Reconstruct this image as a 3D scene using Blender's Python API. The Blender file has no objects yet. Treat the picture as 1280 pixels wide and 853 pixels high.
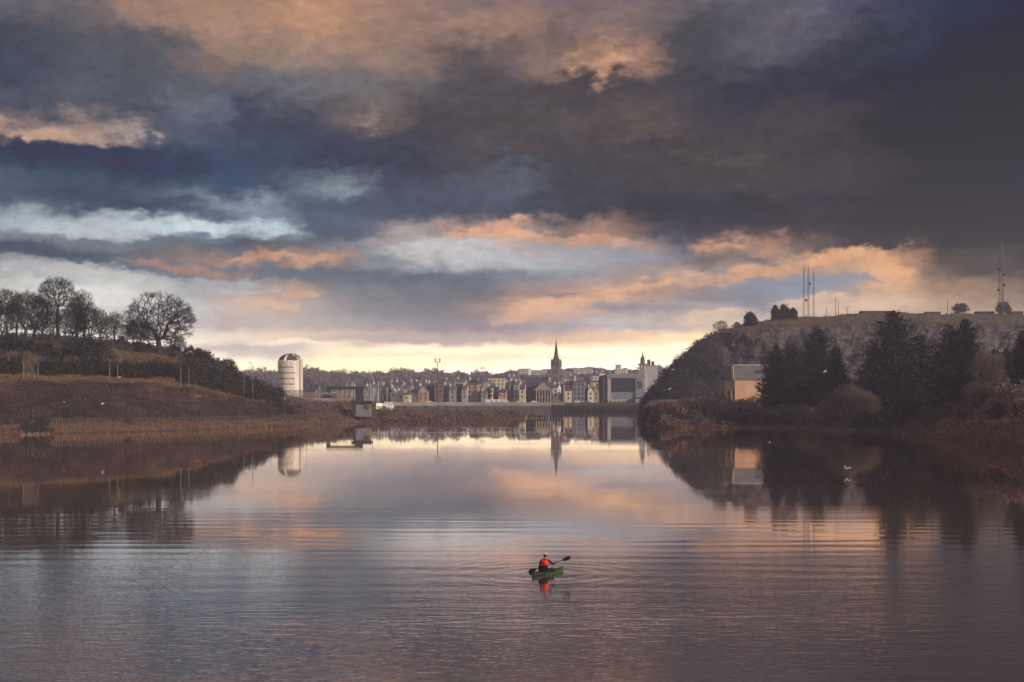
import bpy, bmesh, math, random
from mathutils import Vector, Matrix, noise as mnoise

R = math.radians
scene = bpy.context.scene
COL = scene.collection

# ------------------------------------------------------------------ optics of the photograph
FOC = 1758.0            # focal length in photo pixels (1280 wide, about 40 degrees)
HORIZON = 496.0         # photo row of the horizon
CAM_Z = 8.5             # the camera stands on a bridge over the river


def P(px, py, Y):
    """the point at depth Y that a photo pixel looks at"""
    return Vector(((px - 640.0) / FOC * Y, Y, CAM_Z - (py - HORIZON) / FOC * Y))


def PX(px, Y):
    return (px - 640.0) / FOC * Y


def PZ(py, Y):
    return CAM_Z - (py - HORIZON) / FOC * Y


cam_data = bpy.data.cameras.new("camera")
cam_data.sensor_width = 36.0
cam_data.lens = 36.0 * FOC / 1280.0
cam_data.shift_y = (HORIZON - 426.5) / 1280.0
cam_data.clip_end = 20000.0
cam = bpy.data.objects.new("camera", cam_data)
cam.location = (0, 0, CAM_Z)
cam.rotation_euler = (R(90), 0, 0)
COL.objects.link(cam)
scene.camera = cam

scene.view_settings.view_transform = 'Standard'
scene.view_settings.look = 'None'
scene.view_settings.exposure = 0.0
scene.view_settings.gamma = 1.0
scene.view_settings.use_curve_mapping = False
scene.render.engine = 'CYCLES'
scene.cycles.use_denoising = True
scene.cycles.use_adaptive_sampling = True
scene.cycles.adaptive_threshold = 0.03
scene.cycles.adaptive_min_samples = 12
scene.cycles.max_bounces = 4
scene.cycles.diffuse_bounces = 2
scene.cycles.glossy_bounces = 2
scene.cycles.transmission_bounces = 2
scene.cycles.volume_bounces = 0
scene.cycles.caustics_reflective = False
scene.cycles.caustics_refractive = False


def lin(c):
    c = c / 255.0
    return c / 12.92 if c <= 0.04045 else ((c + 0.055) / 1.055) ** 2.4


def srgb(*c):
    return (lin(c[0]), lin(c[1]), lin(c[2]), 1.0)


# ------------------------------------------------------------------ light: sun low behind the right shoulder
SUN_AZ, SUN_EL = R(127), R(14.0)      # azimuth clockwise from the view direction
sun_data = bpy.data.lights.new("sun", 'SUN')
sun_data.energy = 4.0
sun_data.angle = R(0.5)
sun_data.color = (1.0, 0.84, 0.66)
sun = bpy.data.objects.new("sun", sun_data)
to_sun = Vector((math.sin(SUN_AZ) * math.cos(SUN_EL), math.cos(SUN_AZ) * math.cos(SUN_EL), math.sin(SUN_EL)))
sun.rotation_euler = to_sun.to_track_quat('Z', 'Y').to_euler()
sun.location = (60, -40, 120)
COL.objects.link(sun)
# ------------------------------------------------------------------ sky: Nishita daylight behind an evening cloud deck
# The cloud deck is laid out by direction (degrees of azimuth and elevation, written in hundredths of
# a photo pixel), its edges torn by noise in the plane of the clouds.
SKY = [
 (496, [(0,(232, 222, 205)),(300,(242, 226, 198)),(420,(234, 223, 182)),(520,(248, 236, 200)),(620,(246, 236, 212)),(800,(250, 234, 200)),(1000,(223, 202, 173)),(1300,(190, 170, 150))]),
 (472, [(0,(240, 230, 210)),(250,(250, 235, 205)),(330,(246, 230, 196)),(400,(252, 238, 182)),(500,(252, 240, 200)),(600,(253, 247, 228)),(700,(253, 241, 216)),(800,(255, 241, 208)),(900,(255, 238, 205)),(1000,(223, 202, 173)),(1300,(180, 160, 140))]),
 (455, [(0,(240, 230, 210)),(250,(246, 236, 208)),(330,(238, 220, 190)),(370,(225, 208, 186)),(420,(249, 231, 182)),(520,(249, 229, 187)),(600,(242, 222, 188)),(680,(250, 235, 205)),(780,(255, 240, 210)),(870,(255, 240, 210)),(1000,(220, 198, 168)),(1300,(178, 158, 138))]),
 (440, [(0,(236, 226, 206)),(250,(236, 222, 200)),(290,(192, 180, 172)),(360,(192, 180, 172)),(420,(232, 212, 178)),(520,(246, 226, 192)),(600,(240, 218, 186)),(700,(252, 234, 200)),(800,(251, 233, 200)),(900,(250, 230, 195)),(1000,(217, 193, 163)),(1300,(172, 152, 132))]),
 (424, [(0,(215,211,203)),(250,(216,206,191)),(330,(222,200,178)),(400,(219,194,172)),(480,(194,172,156)),(560,(178,159,149)),(640,(184,160,148)),(720,(211,178,151)),(800,(238,202,163)),(860,(255,225,178)),(1000,(212,188,160)),(1300,(164,145,126))]),
 (408, [(0,(212,207,200)),(220,(196,192,188)),(280,(182,170,165)),(350,(182,168,161)),(430,(168,159,155)),(520,(145,138,139)),(600,(138,132,136)),(680,(164,152,152)),(760,(168,159,160)),(830,(180,166,160)),(900,(204,181,154)),(1000,(206,184,158)),(1300,(152,136,120))]),
 (385, [(0,(205,200,194)),(150,(207,202,197)),(250,(176,174,173)),(330,(206,176,154)),(380,(172,161,156)),(450,(144,140,142)),(550,(126,123,129)),(620,(159,141,131)),(660,(238,187,153)),(720,(204,168,147)),(800,(175,158,151)),(880,(171,161,162)),(950,(146,145,154)),(1010,(200,174,154)),(1080,(208,176,154)),(1150,(180,155,132)),(1300,(136,122,108))]),
 (365, [(0,(198,196,192)),(150,(218,215,208)),(250,(174,175,175)),(320,(156,153,154)),(370,(193,161,142)),(430,(134,135,139)),(520,(122,122,127)),(600,(118,118,125)),(690,(180,147,129)),(750,(209,167,139)),(820,(180,152,137)),(900,(148,140,141)),(980,(142,144,154)),(1050,(166,152,146)),(1110,(211,167,134)),(1160,(160,132,110)),(1300,(112,101,93))]),
 (345, [(0,(162,164,166)),(100,(188,188,186)),(180,(192, 193, 192)),(250,(128, 134, 141)),(330,(110, 116, 126)),(420,(108, 114, 124)),(520,(104, 111, 123)),(600,(114, 119, 129)),(700,(146, 147, 153)),(780,(166,150,144)),(860,(180,156,142)),(950,(168,150,145)),(1040,(201, 159, 129)),(1110,(225, 172, 132)),(1150,(132, 110, 96)),(1200,(92, 85, 80)),(1300,(80, 76, 75))]),
 (326, [(0,(88,96,106)),(60,(90,98,108)),(150,(94,102,113)),(230,(122, 114, 114)),(300,(170, 138, 121)),(350,(168,138,124)),(410,(172,144,130)),(470,(134, 141, 150)),(560,(192, 191, 192)),(700,(174, 175, 181)),(800,(146, 148, 157)),(880,(122, 113, 112)),(950,(150,131,123)),(1050,(196,154,126)),(1110,(193, 147, 116)),(1160,(84, 77, 73)),(1300,(72, 68, 68))]),
 (310, [(0,(104,112,120)),(100,(118,127,135)),(200,(112,119,128)),(300,(96, 101, 111)),(380,(116, 115, 120)),(450,(148, 149, 155)),(520,(200, 194, 193)),(600,(192, 187, 188)),(680,(196,162,144)),(780,(190,162,146)),(850,(102, 104, 114)),(900,(184, 143, 118)),(960,(132, 112, 104)),(1050,(78, 74, 74)),(1150,(70, 66, 65)),(1300,(60, 58, 62))]),
 (290, [(0,(146,156,162)),(60,(162,172,178)),(150,(186,196,202)),(220,(196,209,216)),(280,(140, 153, 163)),(340,(186, 202, 211)),(380,(90, 104, 121)),(450,(106, 112, 123)),(500,(164, 154, 155)),(580,(160,136,128)),(640,(176,146,133)),(700,(152,131,125)),(760,(172, 134, 117)),(820,(82, 81, 90)),(950,(72, 68, 72)),(1100,(66, 62, 64)),(1200,(58, 55, 58)),(1300,(52, 54, 64))]),
 (265, [(0,(84,98,113)),(100,(84,98,113)),(180,(90,104,120)),(250,(120,137,150)),(330,(150, 165, 176)),(380,(82, 95, 112)),(450,(86, 96, 111)),(550,(78, 82, 95)),(650,(74, 77, 88)),(750,(70, 70, 78)),(900,(66, 64, 70)),(1000,(66, 63, 68)),(1100,(64, 60, 64)),(1200,(56, 54, 58)),(1300,(50, 56, 72))]),
 (238, [(0,(96, 112, 128)),(60,(74, 88, 104)),(150,(66, 79, 96)),(250,(80, 95, 113)),(330,(70, 85, 104)),(430,(127, 139, 148)),(480,(76, 82, 96)),(600,(86, 90, 102)),(700,(72, 72, 80)),(800,(74, 70, 74)),(950,(78, 74, 74)),(1100,(64, 60, 62)),(1200,(58, 54, 58)),(1300,(45, 55, 75))]),
 (205, [(0,(42, 58, 80)),(100,(48, 64, 86)),(200,(56, 72, 94)),(300,(72, 85, 104)),(400,(64, 69, 86)),(500,(67, 68, 79)),(600,(82, 80, 86)),(700,(72, 70, 74)),(800,(76, 70, 72)),(900,(74, 70, 70)),(1000,(74, 70, 70)),(1100,(66, 62, 64)),(1200,(54, 51, 56)),(1300,(38, 48, 68))]),
 (180, [(0,(96,94,102)),(60,(150,130,122)),(110,(172,146,130)),(160,(158,142,133)),(200,(90, 96, 110)),(300,(69, 79, 97)),(400,(66, 69, 85)),(500,(71, 70, 81)),(600,(87, 81, 83)),(700,(80, 74, 76)),(850,(74, 68, 70)),(1000,(74, 68, 70)),(1100,(62, 58, 62)),(1200,(50, 49, 58)),(1300,(25, 30, 43))]),
(152,[(0,(78,80,92)),(60,(80,82,93)),(130,(84,86,96)),(190,(80,82,94)),(250,(104,109,119)),(300,(70,75,92)),(400,(74,75,88)),(470,(126,112,107)),(550,(81,76,79)),(700,(84,76,76)),(800,(94,81,78)),(900,(69,65,70)),(1000,(76,68,70)),(1100,(67,62,67)),(1200,(48,49,61)),(1300,(25,31,45))]),
 (120, [(0,(58, 66, 82)),(100,(80, 83, 94)),(200,(88, 90, 99)),(300,(96, 97, 105)),(400,(114, 112, 116)),(500,(106, 99, 99)),(600,(81, 76, 80)),(700,(80, 74, 76)),(800,(76, 71, 75)),(900,(60, 59, 68)),(1000,(59, 58, 67)),(1100,(52, 53, 65)),(1200,(38, 43, 59)),(1300,(26, 33, 49))]),
 (80, [(0,(70, 75, 88)),(100,(79, 81, 90)),(200,(92, 90, 95)),(300,(152, 126, 113)),(400,(150, 127, 115)),(500,(142, 119, 108)),(560,(92, 84, 86)),(640,(118, 103, 98)),(700,(152, 123, 106)),(750,(199, 153, 126)),(800,(164, 127, 109)),(850,(81, 77, 81)),(950,(94, 90, 99)),(1050,(60, 61, 76)),(1200,(37, 43, 60)),(1300,(27, 35, 53))]),
 (40, [(0,(98, 96, 103)),(100,(105, 98, 101)),(200,(159, 128, 110)),(300,(168, 132, 112)),(400,(190, 145, 116)),(500,(148, 121, 110)),(600,(164, 130, 112)),(700,(138, 114, 108)),(800,(130, 112, 108)),(880,(84, 81, 87)),(1000,(104, 99, 109)),(1100,(60, 62, 81)),(1200,(41, 50, 69)),(1300,(31, 40, 60))]),
 (0, [(0,(106, 101, 106)),(100,(152, 121, 106)),(200,(162, 126, 109)),(300,(181, 142, 116)),(400,(190, 146, 117)),(500,(148, 119, 112)),(600,(134, 115, 113)),(700,(124, 110, 115)),(800,(110, 102, 112)),(900,(98, 95, 108)),(1000,(92, 92, 110)),(1100,(80, 85, 106)),(1200,(54, 64, 90)),(1300,(38, 50, 76))]),
 (-70, [(0,(120, 110, 110)),(200,(150, 122, 110)),(400,(160, 130, 112)),(600,(130, 112, 110)),(800,(116, 106, 112)),(1000,(98, 96, 110)),(1300,(62, 70, 95))]),
 (-260, [(0,(112, 106, 110)),(400,(132, 116, 112)),(800,(118, 108, 112)),(1300,(92, 92, 106))]),
 (-900, [(0,(104, 106, 116)),(1300,(104, 106, 116))]),
]
REST_OF_SKY = (166, 157, 153)        # unseen sky round the low sun behind the camera, brightened to fill the banks

world = bpy.data.worlds.new("World")
scene.world = world
world.use_nodes = True
nt = world.node_tree
nt.nodes.clear()


def N(kind, **kw):
    n = nt.nodes.new(kind)
    for k, v in kw.items():
        setattr(n, k, v)
    return n


def math_node(op, a, b=None, c=None):
    n = N('ShaderNodeMath', operation=op)
    for i, v in enumerate((a, b, c)):
        if v is None:
            continue
        if isinstance(v, (int, float)):
            n.inputs[i].default_value = v
        else:
            nt.links.new(v, n.inputs[i])
    return n.outputs[0]


coord = N('ShaderNodeTexCoord')
sep = N('ShaderNodeSeparateXYZ')
nt.links.new(coord.outputs['Generated'], sep.inputs[0])
dx, dy, dz = sep.outputs
az = math_node('ARCTAN2', dx, dy)
el = math_node('ARCSINE', dz)
u0 = math_node('MULTIPLY', az, FOC / 100)
v0 = math_node('MULTIPLY', el, FOC / 100)
zz = math_node('ADD', math_node('MAXIMUM', dz, 0.0), 0.16)
comb = N('ShaderNodeCombineXYZ')
nt.links.new(math_node('DIVIDE', dx, zz), comb.inputs[0])
nt.links.new(math_node('DIVIDE', dy, zz), comb.inputs[1])
comb.inputs[2].default_value = 3.7
flat_dir = N('ShaderNodeCombineXYZ')
nt.links.new(math_node('MULTIPLY', u0, 1.0), flat_dir.inputs[0])
nt.links.new(math_node('MULTIPLY', v0, 1.75), flat_dir.inputs[1])
flat_dir.inputs[2].default_value = 1.3


def cloud_noise(scale, detail, rough, dist=0.0, vec=comb, kind='FBM'):
    n = N('ShaderNodeTexNoise', noise_type=kind)
    n.inputs['Scale'].default_value = scale
    n.inputs['Detail'].default_value = detail
    n.inputs['Roughness'].default_value = rough
    n.inputs['Distortion'].default_value = dist
    nt.links.new(vec.outputs[0], n.inputs['Vector'])
    return n


def rgb_of(node):
    q_ = N('ShaderNodeSeparateColor')
    nt.links.new(node.outputs['Color'], q_.inputs[0])
    return [math_node('SUBTRACT', o_, 0.5) for o_ in q_.outputs]


up = math_node('MINIMUM', math_node('MAXIMUM', v0, 0.0), 5.0)
amp = math_node('MULTIPLY_ADD', up, 0.17, 0.13)
big = rgb_of(cloud_noise(2.6, 5.0, 0.60))
puff = rgb_of(cloud_noise(1.35, 4.0, 0.58, 0.0, flat_dir))
small = rgb_of(cloud_noise(5.6, 5.0, 0.57, 0.0, flat_dir))


wu = math_node('MULTIPLY', amp, math_node('ADD', math_node('MULTIPLY', big[0], 1.2), math_node('ADD', math_node('MULTIPLY', puff[0], 1.5), math_node('MULTIPLY', small[0], 0.75))))
wv = math_node('MULTIPLY', amp, math_node('ADD', math_node('MULTIPLY', big[1], 0.45), math_node('ADD', math_node('MULTIPLY', puff[1], 0.85), math_node('MULTIPLY', small[1], 0.50))))
u = math_node('ADD', u0, wu)
v = math_node('ADD', v0, wv)
ufac = math_node('MULTIPLY_ADD', u, 1.0 / 18.0, 0.5)          # u from -9 to 9
col = None
prev_v = None
for py, stops in SKY:
    ramp = N('ShaderNodeValToRGB')
    cr = ramp.color_ramp
    cr.interpolation = 'LINEAR'
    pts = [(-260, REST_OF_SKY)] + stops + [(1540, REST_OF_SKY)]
    while len(cr.elements) > 1:
        cr.elements.remove(cr.elements[-1])
    for i, (px, c) in enumerate(pts):
        pos = ((px - 640) / 100.0) / 18.0 + 0.5
        e = cr.elements[0] if i == 0 else cr.elements.new(pos)
        e.position = pos
        e.color = srgb(*c)
    nt.links.new(ufac, ramp.inputs[0])
    vv = (HORIZON - py) / 100.0
    if col is None:
        col = ramp.outputs[0]
    else:
        mr = N('ShaderNodeMapRange', interpolation_type='SMOOTHSTEP')
        mr.inputs[1].default_value = prev_v
        mr.inputs[2].default_value = vv
        nt.links.new(v, mr.inputs[0])
        mx = N('ShaderNodeMix', data_type='RGBA')
        nt.links.new(mr.outputs[0], mx.inputs[0])
        nt.links.new(col, mx.inputs[6])
        nt.links.new(ramp.outputs[0], mx.inputs[7])
        col = mx.outputs[2]
    prev_v = vv
# single shreds, rolls and lit edges of the deck: centre, half length, half width (photo pixels), tilt, colour, cover
SHREDS = [
 (170, 263, 210, 13, -4, (68, 82, 99), .95), (470, 268, 120, 14, -4, (82, 92, 107), .8),
 (885, 66, 48, 40, 10, (78, 76, 82), .85), (1020, 45, 95, 12, 34, (80, 82, 98), .7), (585, 112, 55, 48, 0, (84, 79, 82), .7),
 (690, 55, 20, 42, 8, (112, 99, 99), .6), (200, 70, 120, 22, -14, (84, 86, 94), .6), (1000, 110, 180, 30, 14, (58, 59, 69), .7),
 (150, 215, 220, 26, -2, (46, 61, 83), .8), (1180, 150, 120, 60, 10, (36, 39, 52), .7),
 (750, 85, 48, 24, 18, (201, 155, 127), .95), 
 (85, 187, 84, 10, -4, (196, 162, 138), .9), (175, 178, 26, 8, 10, (176, 160, 152), .8), (472, 153, 22, 12, -20, (148, 128, 118), .75), (260, 148, 60, 14, -18, (104, 110, 121), .6),
 (800, 172, 55, 8, 5, (98, 84, 80), .7), (905, 200, 60, 8, 0, (92, 82, 78), .6), (640, 225, 40, 26, 0, (92, 97, 110), .6), 
 (255, 290, 80, 8, -3, (203, 217, 223), .85), (130, 299, 80, 8, -2, (182, 192, 196), .8), (340, 291, 30, 12, 5, (190, 205, 213), .9), (435, 243, 28, 9, -8, (139, 151, 160), .8), 
 (275, 302, 52, 8, 4, (108, 124, 140), .9), (400, 285, 60, 20, -10, (86, 98, 114), .8), (95, 327, 180, 10, -6, (80, 91, 105), .95), (20, 319, 60, 9, -4, (78, 88, 101), .9), (300, 341, 190, 9, -3, (108, 116, 126), .9),
 (130, 372, 130, 16, -7, (219, 218, 213), .8), (300, 356, 60, 9, 0, (176, 174, 174), .8), (60, 349, 90, 6, -8, (176, 178, 180), .8),
 (255, 339, 95, 6, -5, (166, 133, 118), .85), (345, 326, 60, 7, -5, (198, 155, 129), .95), (400, 330, 40, 9, 8, (203, 161, 134), .95), (305, 316, 30, 5, 0, (112, 112, 120), .9),
 (540, 316, 70, 13, 0, (202, 197, 196), .9), (480, 299, 45, 8, 10, (172, 158, 156), .8), 
 (640, 297, 85, 9, -3, (225, 173, 141), .95), (745, 303, 60, 8, -6, (212, 163, 138), .95), (632, 285, 40, 8, 15, (209, 159, 134), .9), (715, 314, 80, 6, -2, (158, 163, 172), .8),
 
 (348, 385, 32, 8, -3, (208, 176, 154), .95), (380, 369, 30, 4, 5, (204, 169, 146), .9), (310, 368, 50, 6, 3, (190, 186, 182), .7), 
 (800, 360, 110, 7, 13, (220, 176, 144), .95), (700, 384, 85, 7, 9, (217, 176, 147), .95), (650, 398, 40, 5, 12, (208, 170, 145), .9), (745, 376, 110, 5, 4, (213, 171, 143), .85), 
 (690, 368, 40, 4, 8, (140, 134, 138), .9), (790, 386, 90, 6, 0, (148, 142, 147), .9), (760, 402, 60, 7, 0, (182, 174, 170), .8),
 (960, 340, 130, 9, 9, (214, 168, 134), .95), (1050, 325, 70, 11, 4, (221, 170, 131), .95), (1090, 343, 36, 26, -25, (225, 174, 132), .95), (900, 309, 45, 6, 0, (195, 148, 121), .9), (960, 316, 34, 10, 25, (175, 134, 113), .9),
 (940, 327, 30, 5, 0, (120, 112, 113), .8), (985, 357, 95, 12, 3, (140, 147, 161), .95), (1060, 352, 40, 5, -4, (150, 150, 158), .8), (1010, 376, 60, 6, 4, (212, 182, 160), .8), (1075, 382, 60, 8, 0, (205, 178, 154), .8), 
 (890, 393, 60, 7, 8, (215, 189, 162), .85), (880, 372, 60, 8, 0, (146, 142, 150), .8),
 (300, 438, 100, 5, 0, (186, 174, 167), .9), (360, 431, 80, 4, 2, (236, 218, 192), .7), (520, 423, 170, 6, 0, (172, 158, 152), .85), (740, 424, 80, 4, 0, (205, 178, 150), .8), 
 (560, 437, 160, 5, 0, (247, 228, 194), .8), (820, 440, 130, 9, 3, (254, 238, 206), .85), (660, 447, 160, 4, 1, (225, 206, 177), .7), (500, 444, 120, 3, 0, (226, 206, 174), .7), (820, 425, 60, 5, 4, (228, 206, 174), .8),
]
uv = N('ShaderNodeCombineXYZ')
nt.links.new(u, uv.inputs[0])
nt.links.new(v, uv.inputs[1])
ragged = math_node('ADD', math_node('MULTIPLY', big[2], 0.75), math_node('MULTIPLY', small[2], 0.65))
lo_edge = math_node('MAXIMUM', math_node('SUBTRACT', 0.12, ragged), 0.01)
hi_edge = math_node('ADD', lo_edge, 0.72)
for px, py, hl, hw, tilt, c, cover in SHREDS:
    mp_ = N('ShaderNodeMapping', vector_type='TEXTURE')
    mp_.inputs[1].default_value = ((px - 640) / 100.0, (HORIZON - py) / 100.0, 0)
    mp_.inputs[2].default_value = (0, 0, R(tilt))
    mp_.inputs[3].default_value = (hl * 1.35 / 100.0, hw * 1.5 / 100.0, 1)
    nt.links.new(uv.outputs[0], mp_.inputs[0])
    gr = N('ShaderNodeTexGradient', gradient_type='SPHERICAL')
    nt.links.new(mp_.outputs[0], gr.inputs[0])
    mr = N('ShaderNodeMapRange', interpolation_type='SMOOTHSTEP')
    nt.links.new(lo_edge, mr.inputs[1])
    nt.links.new(hi_edge, mr.inputs[2])
    mr.inputs[4].default_value = cover
    nt.links.new(gr.outputs['Fac'], mr.inputs[0])
    mx = N('ShaderNodeMix', data_type='RGBA')
    nt.links.new(mr.outputs[0], mx.inputs[0])
    nt.links.new(col, mx.inputs[6])
    mx.inputs[7].default_value = srgb(*c)
    col = mx.outputs[2]
# thickness of the deck: finer billows lighten and darken it
billow = math_node('ADD', math_node('MULTIPLY', big[2], 0.8), math_node('ADD', math_node('MULTIPLY', puff[2], 0.6), math_node('MULTIPLY', small[2], 0.8)))
bil = math_node('ADD', math_node('MULTIPLY', billow, math_node('MULTIPLY_ADD', math_node('MINIMUM', up, 2.5), 0.30, 0.12)), 1.0)
bil = math_node('MAXIMUM', bil, 0.3)
HAZE_FIX = globals().get('HAZE_FIX', 1.0)
HAZE_DENSITY = 0.00029
AIR_LIGHT = (0.26, 0.235, 0.235)
# the deck is seen through the evening air, which adds its own light and takes some of the deck's
length = math_node('MINIMUM', math_node('DIVIDE', 84.0, math_node('MAXIMUM', dz, 0.02)), 2250.0)
clear = math_node('EXPONENT', math_node('MULTIPLY', length, -HAZE_DENSITY * HAZE_FIX))
air = math_node('SUBTRACT', 1.0, clear)
glow = math_node('MULTIPLY_ADD', math_node('EXPONENT', math_node('MULTIPLY', math_node('MULTIPLY', up, up), -1.5)), 0.58, 1.0)
bil = math_node('MULTIPLY', bil, glow)
mul = N('ShaderNodeVectorMath', operation='SCALE')
nt.links.new(col, mul.inputs[0])
nt.links.new(bil, mul.inputs[3])
lit = N('ShaderNodeVectorMath', operation='SCALE')
lit.inputs[0].default_value = AIR_LIGHT
nt.links.new(air, lit.inputs[3])
dif = N('ShaderNodeVectorMath', operation='SUBTRACT')
nt.links.new(mul.outputs[0], dif.inputs[0])
nt.links.new(lit.outputs[0], dif.inputs[1])
pos = N('ShaderNodeVectorMath', operation='MAXIMUM')
nt.links.new(dif.outputs[0], pos.inputs[0])
pos.inputs[1].default_value = (0.006, 0.007, 0.010)
mul = N('ShaderNodeVectorMath', operation='SCALE')
nt.links.new(pos.outputs[0], mul.inputs[0])
nt.links.new(math_node('DIVIDE', 1.0, clear), mul.inputs[3])
bg_cloud = N('ShaderNodeBackground')
nt.links.new(mul.outputs[0], bg_cloud.inputs[0])
bg_cloud.inputs[1].default_value = 1.0
sky = N('ShaderNodeTexSky', sky_type='NISHITA')
sky.sun_disc = False
sky.sun_elevation = SUN_EL
sky.sun_rotation = SUN_AZ
sky.air_density = 1.0
sky.dust_density = 1.5
bg_sky = N('ShaderNodeBackground')
bg_sky.inputs[1].default_value = 0.05
nt.links.new(sky.outputs[0], bg_sky.inputs[0])
mixw = N('ShaderNodeMixShader')
mixw.inputs[0].default_value = 0.95            # cloud cover
nt.links.new(bg_sky.outputs[0], mixw.inputs[1])
nt.links.new(bg_cloud.outputs[0], mixw.inputs[2])
outw = N('ShaderNodeOutputWorld')
nt.links.new(mixw.outputs[0], outw.inputs[0])
world.cycles.sampling_method = 'MANUAL'
world.cycles.sample_map_resolution = 512
# ------------------------------------------------------------------ mesh helpers
def tag(o, label=None, cat=None, group=None, kind=None):
    if label:
        o["label"] = label
    if cat:
        o["category"] = cat
    if group:
        o["group"] = group
    if kind:
        o["kind"] = kind
    return o


def empty(name, loc, rz=0.0):
    o = bpy.data.objects.new(name, None)
    o.location = loc
    o.rotation_euler = (0, 0, rz)
    o.empty_display_size = 0.5
    COL.objects.link(o)
    return o


def children(o):
    return [c for c in COL.objects if c.parent is o]


def copy_tree(o, kids=None):
    """a thing, its parts and their sub-parts"""
    c = o.copy()
    COL.objects.link(c)
    for ch in (children(o) if kids is None else kids):
        d = ch.copy()
        COL.objects.link(d)
        d.parent = c
    return c


class MB:
    def __init__(s):
        s.v, s.f, s.m = [], [], []

    def add(s, vs, fs, mi=0):
        b = len(s.v)
        s.v.extend(tuple(p) for p in vs)
        s.f.extend(tuple(b + i for i in f) for f in fs)
        s.m.extend([mi] * len(fs))

    def box(s, x0, x1, y0, y1, z0, z1, mi=0, M=None):
        vs = [Vector(p) for p in ((x0, y0, z0), (x1, y0, z0), (x1, y1, z0), (x0, y1, z0), (x0, y0, z1), (x1, y0, z1), (x1, y1, z1), (x0, y1, z1))]
        if M is not None:
            vs = [M @ p for p in vs]
        s.add(vs, [(0, 3, 2, 1), (4, 5, 6, 7), (0, 1, 5, 4), (1, 2, 6, 5), (2, 3, 7, 6), (3, 0, 4, 7)], mi)

    def prism(s, poly, y0, y1, mi=0):
        """poly: (x, z) outline, extruded along y"""
        n = len(poly)
        vs = [(x, y0, z) for x, z in poly] + [(x, y1, z) for x, z in poly]
        fs = [tuple(range(n)), tuple(range(2 * n - 1, n - 1, -1))]
        fs += [(i, i + n, (i + 1) % n + n, (i + 1) % n) for i in range(n)]
        s.add(vs, fs, mi)

    def prism_x(s, poly, x0, x1, mi=0):
        """poly: (y, z) outline, extruded along x"""
        n = len(poly)
        vs = [(x0, y, z) for y, z in poly] + [(x1, y, z) for y, z in poly]
        fs = [tuple(range(n)), tuple(range(2 * n - 1, n - 1, -1))]
        fs += [(i, i + n, (i + 1) % n + n, (i + 1) % n) for i in range(n)]
        s.add(vs, fs, mi)

    def tube(s, path, radii, sides=5, mi=0, cap=True):
        path = [Vector(p) for p in path]
        if isinstance(radii, (int, float)):
            radii = [radii] * len(path)
        vs, fs = [], []
        n = len(path)
        for i, p in enumerate(path):
            d = (path[min(i + 1, n - 1)] - path[max(i - 1, 0)])
            if d.length < 1e-9:
                d = Vector((0, 0, 1))
            d.normalize()
            a = d.orthogonal().normalized() if abs(d.z) > 0.9 else Vector((-d.y, d.x, 0)).normalized()
            b = d.cross(a)
            for k in range(sides):
                t = 2 * math.pi * k / sides
                vs.append(p + (a * math.cos(t) + b * math.sin(t)) * radii[i])
        for i in range(n - 1):
            for k in range(sides):
                k2 = (k + 1) % sides
                fs.append((i * sides + k, i * sides + k2, (i + 1) * sides + k2, (i + 1) * sides + k))
        if cap:
            fs.append(tuple(range(sides - 1, -1, -1)))
            fs.append(tuple((n - 1) * sides + k for k in range(sides)))
        s.add(vs, fs, mi)

    def lathe(s, prof, c=(0, 0), sides=24, mi=0, cap=True):
        """prof: (radius, z) from bottom to top"""
        vs, fs = [], []
        for r, z in prof:
            for k in range(sides):
                t = 2 * math.pi * k / sides
                vs.append((c[0] + r * math.cos(t), c[1] + r * math.sin(t), z))
        for i in range(len(prof) - 1):
            for k in range(sides):
                k2 = (k + 1) % sides
                fs.append((i * sides + k, i * sides + k2, (i + 1) * sides + k2, (i + 1) * sides + k))
        if cap:
            fs.append(tuple(range(sides - 1, -1, -1)))
            fs.append(tuple((len(prof) - 1) * sides + k for k in range(sides)))
        s.add(vs, fs, mi)

    def leaf(s, p, size, rng, mi=0, up=0.0, stretch=1.0):
        """one leaf-sized triangle with a random attitude"""
        a = Vector((rng.gauss(0, 1), rng.gauss(0, 1), rng.gauss(0, 1) + up)).normalized()
        b = a.orthogonal().normalized()
        b.rotate(Matrix.Rotation(rng.uniform(0, 6.283), 3, a))
        q = Vector(p)
        s.add((q + a * size * stretch, q - a * size * 0.5 * stretch + b * size * 0.6, q - a * size * 0.4 * stretch - b * size * 0.6), ((0, 1, 2),), mi)

    def build(s, name, mats, parent=None, smooth=False, loc=None):
        me = bpy.data.meshes.new(name)
        me.from_pydata(s.v, [], s.f)
        mats = mats if isinstance(mats, (list, tuple)) else [mats]
        for m in mats:
            me.materials.append(m)
        if len(mats) > 1:
            me.polygons.foreach_set('material_index', s.m)
        if smooth:
            me.polygons.foreach_set('use_smooth', [True] * len(me.polygons))
        me.update()
        o = bpy.data.objects.new(name, me)
        COL.objects.link(o)
        if parent is not None:
            o.parent = parent
        if loc is not None:
            o.location = loc
        return o


def interp(tab, x):
    if x <= tab[0][0]:
        return tab[0][1]
    for (a, va), (b, vb) in zip(tab, tab[1:]):
        if x <= b:
            return va + (vb - va) * (x - a) / (b - a)
    return tab[-1][1]


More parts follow.
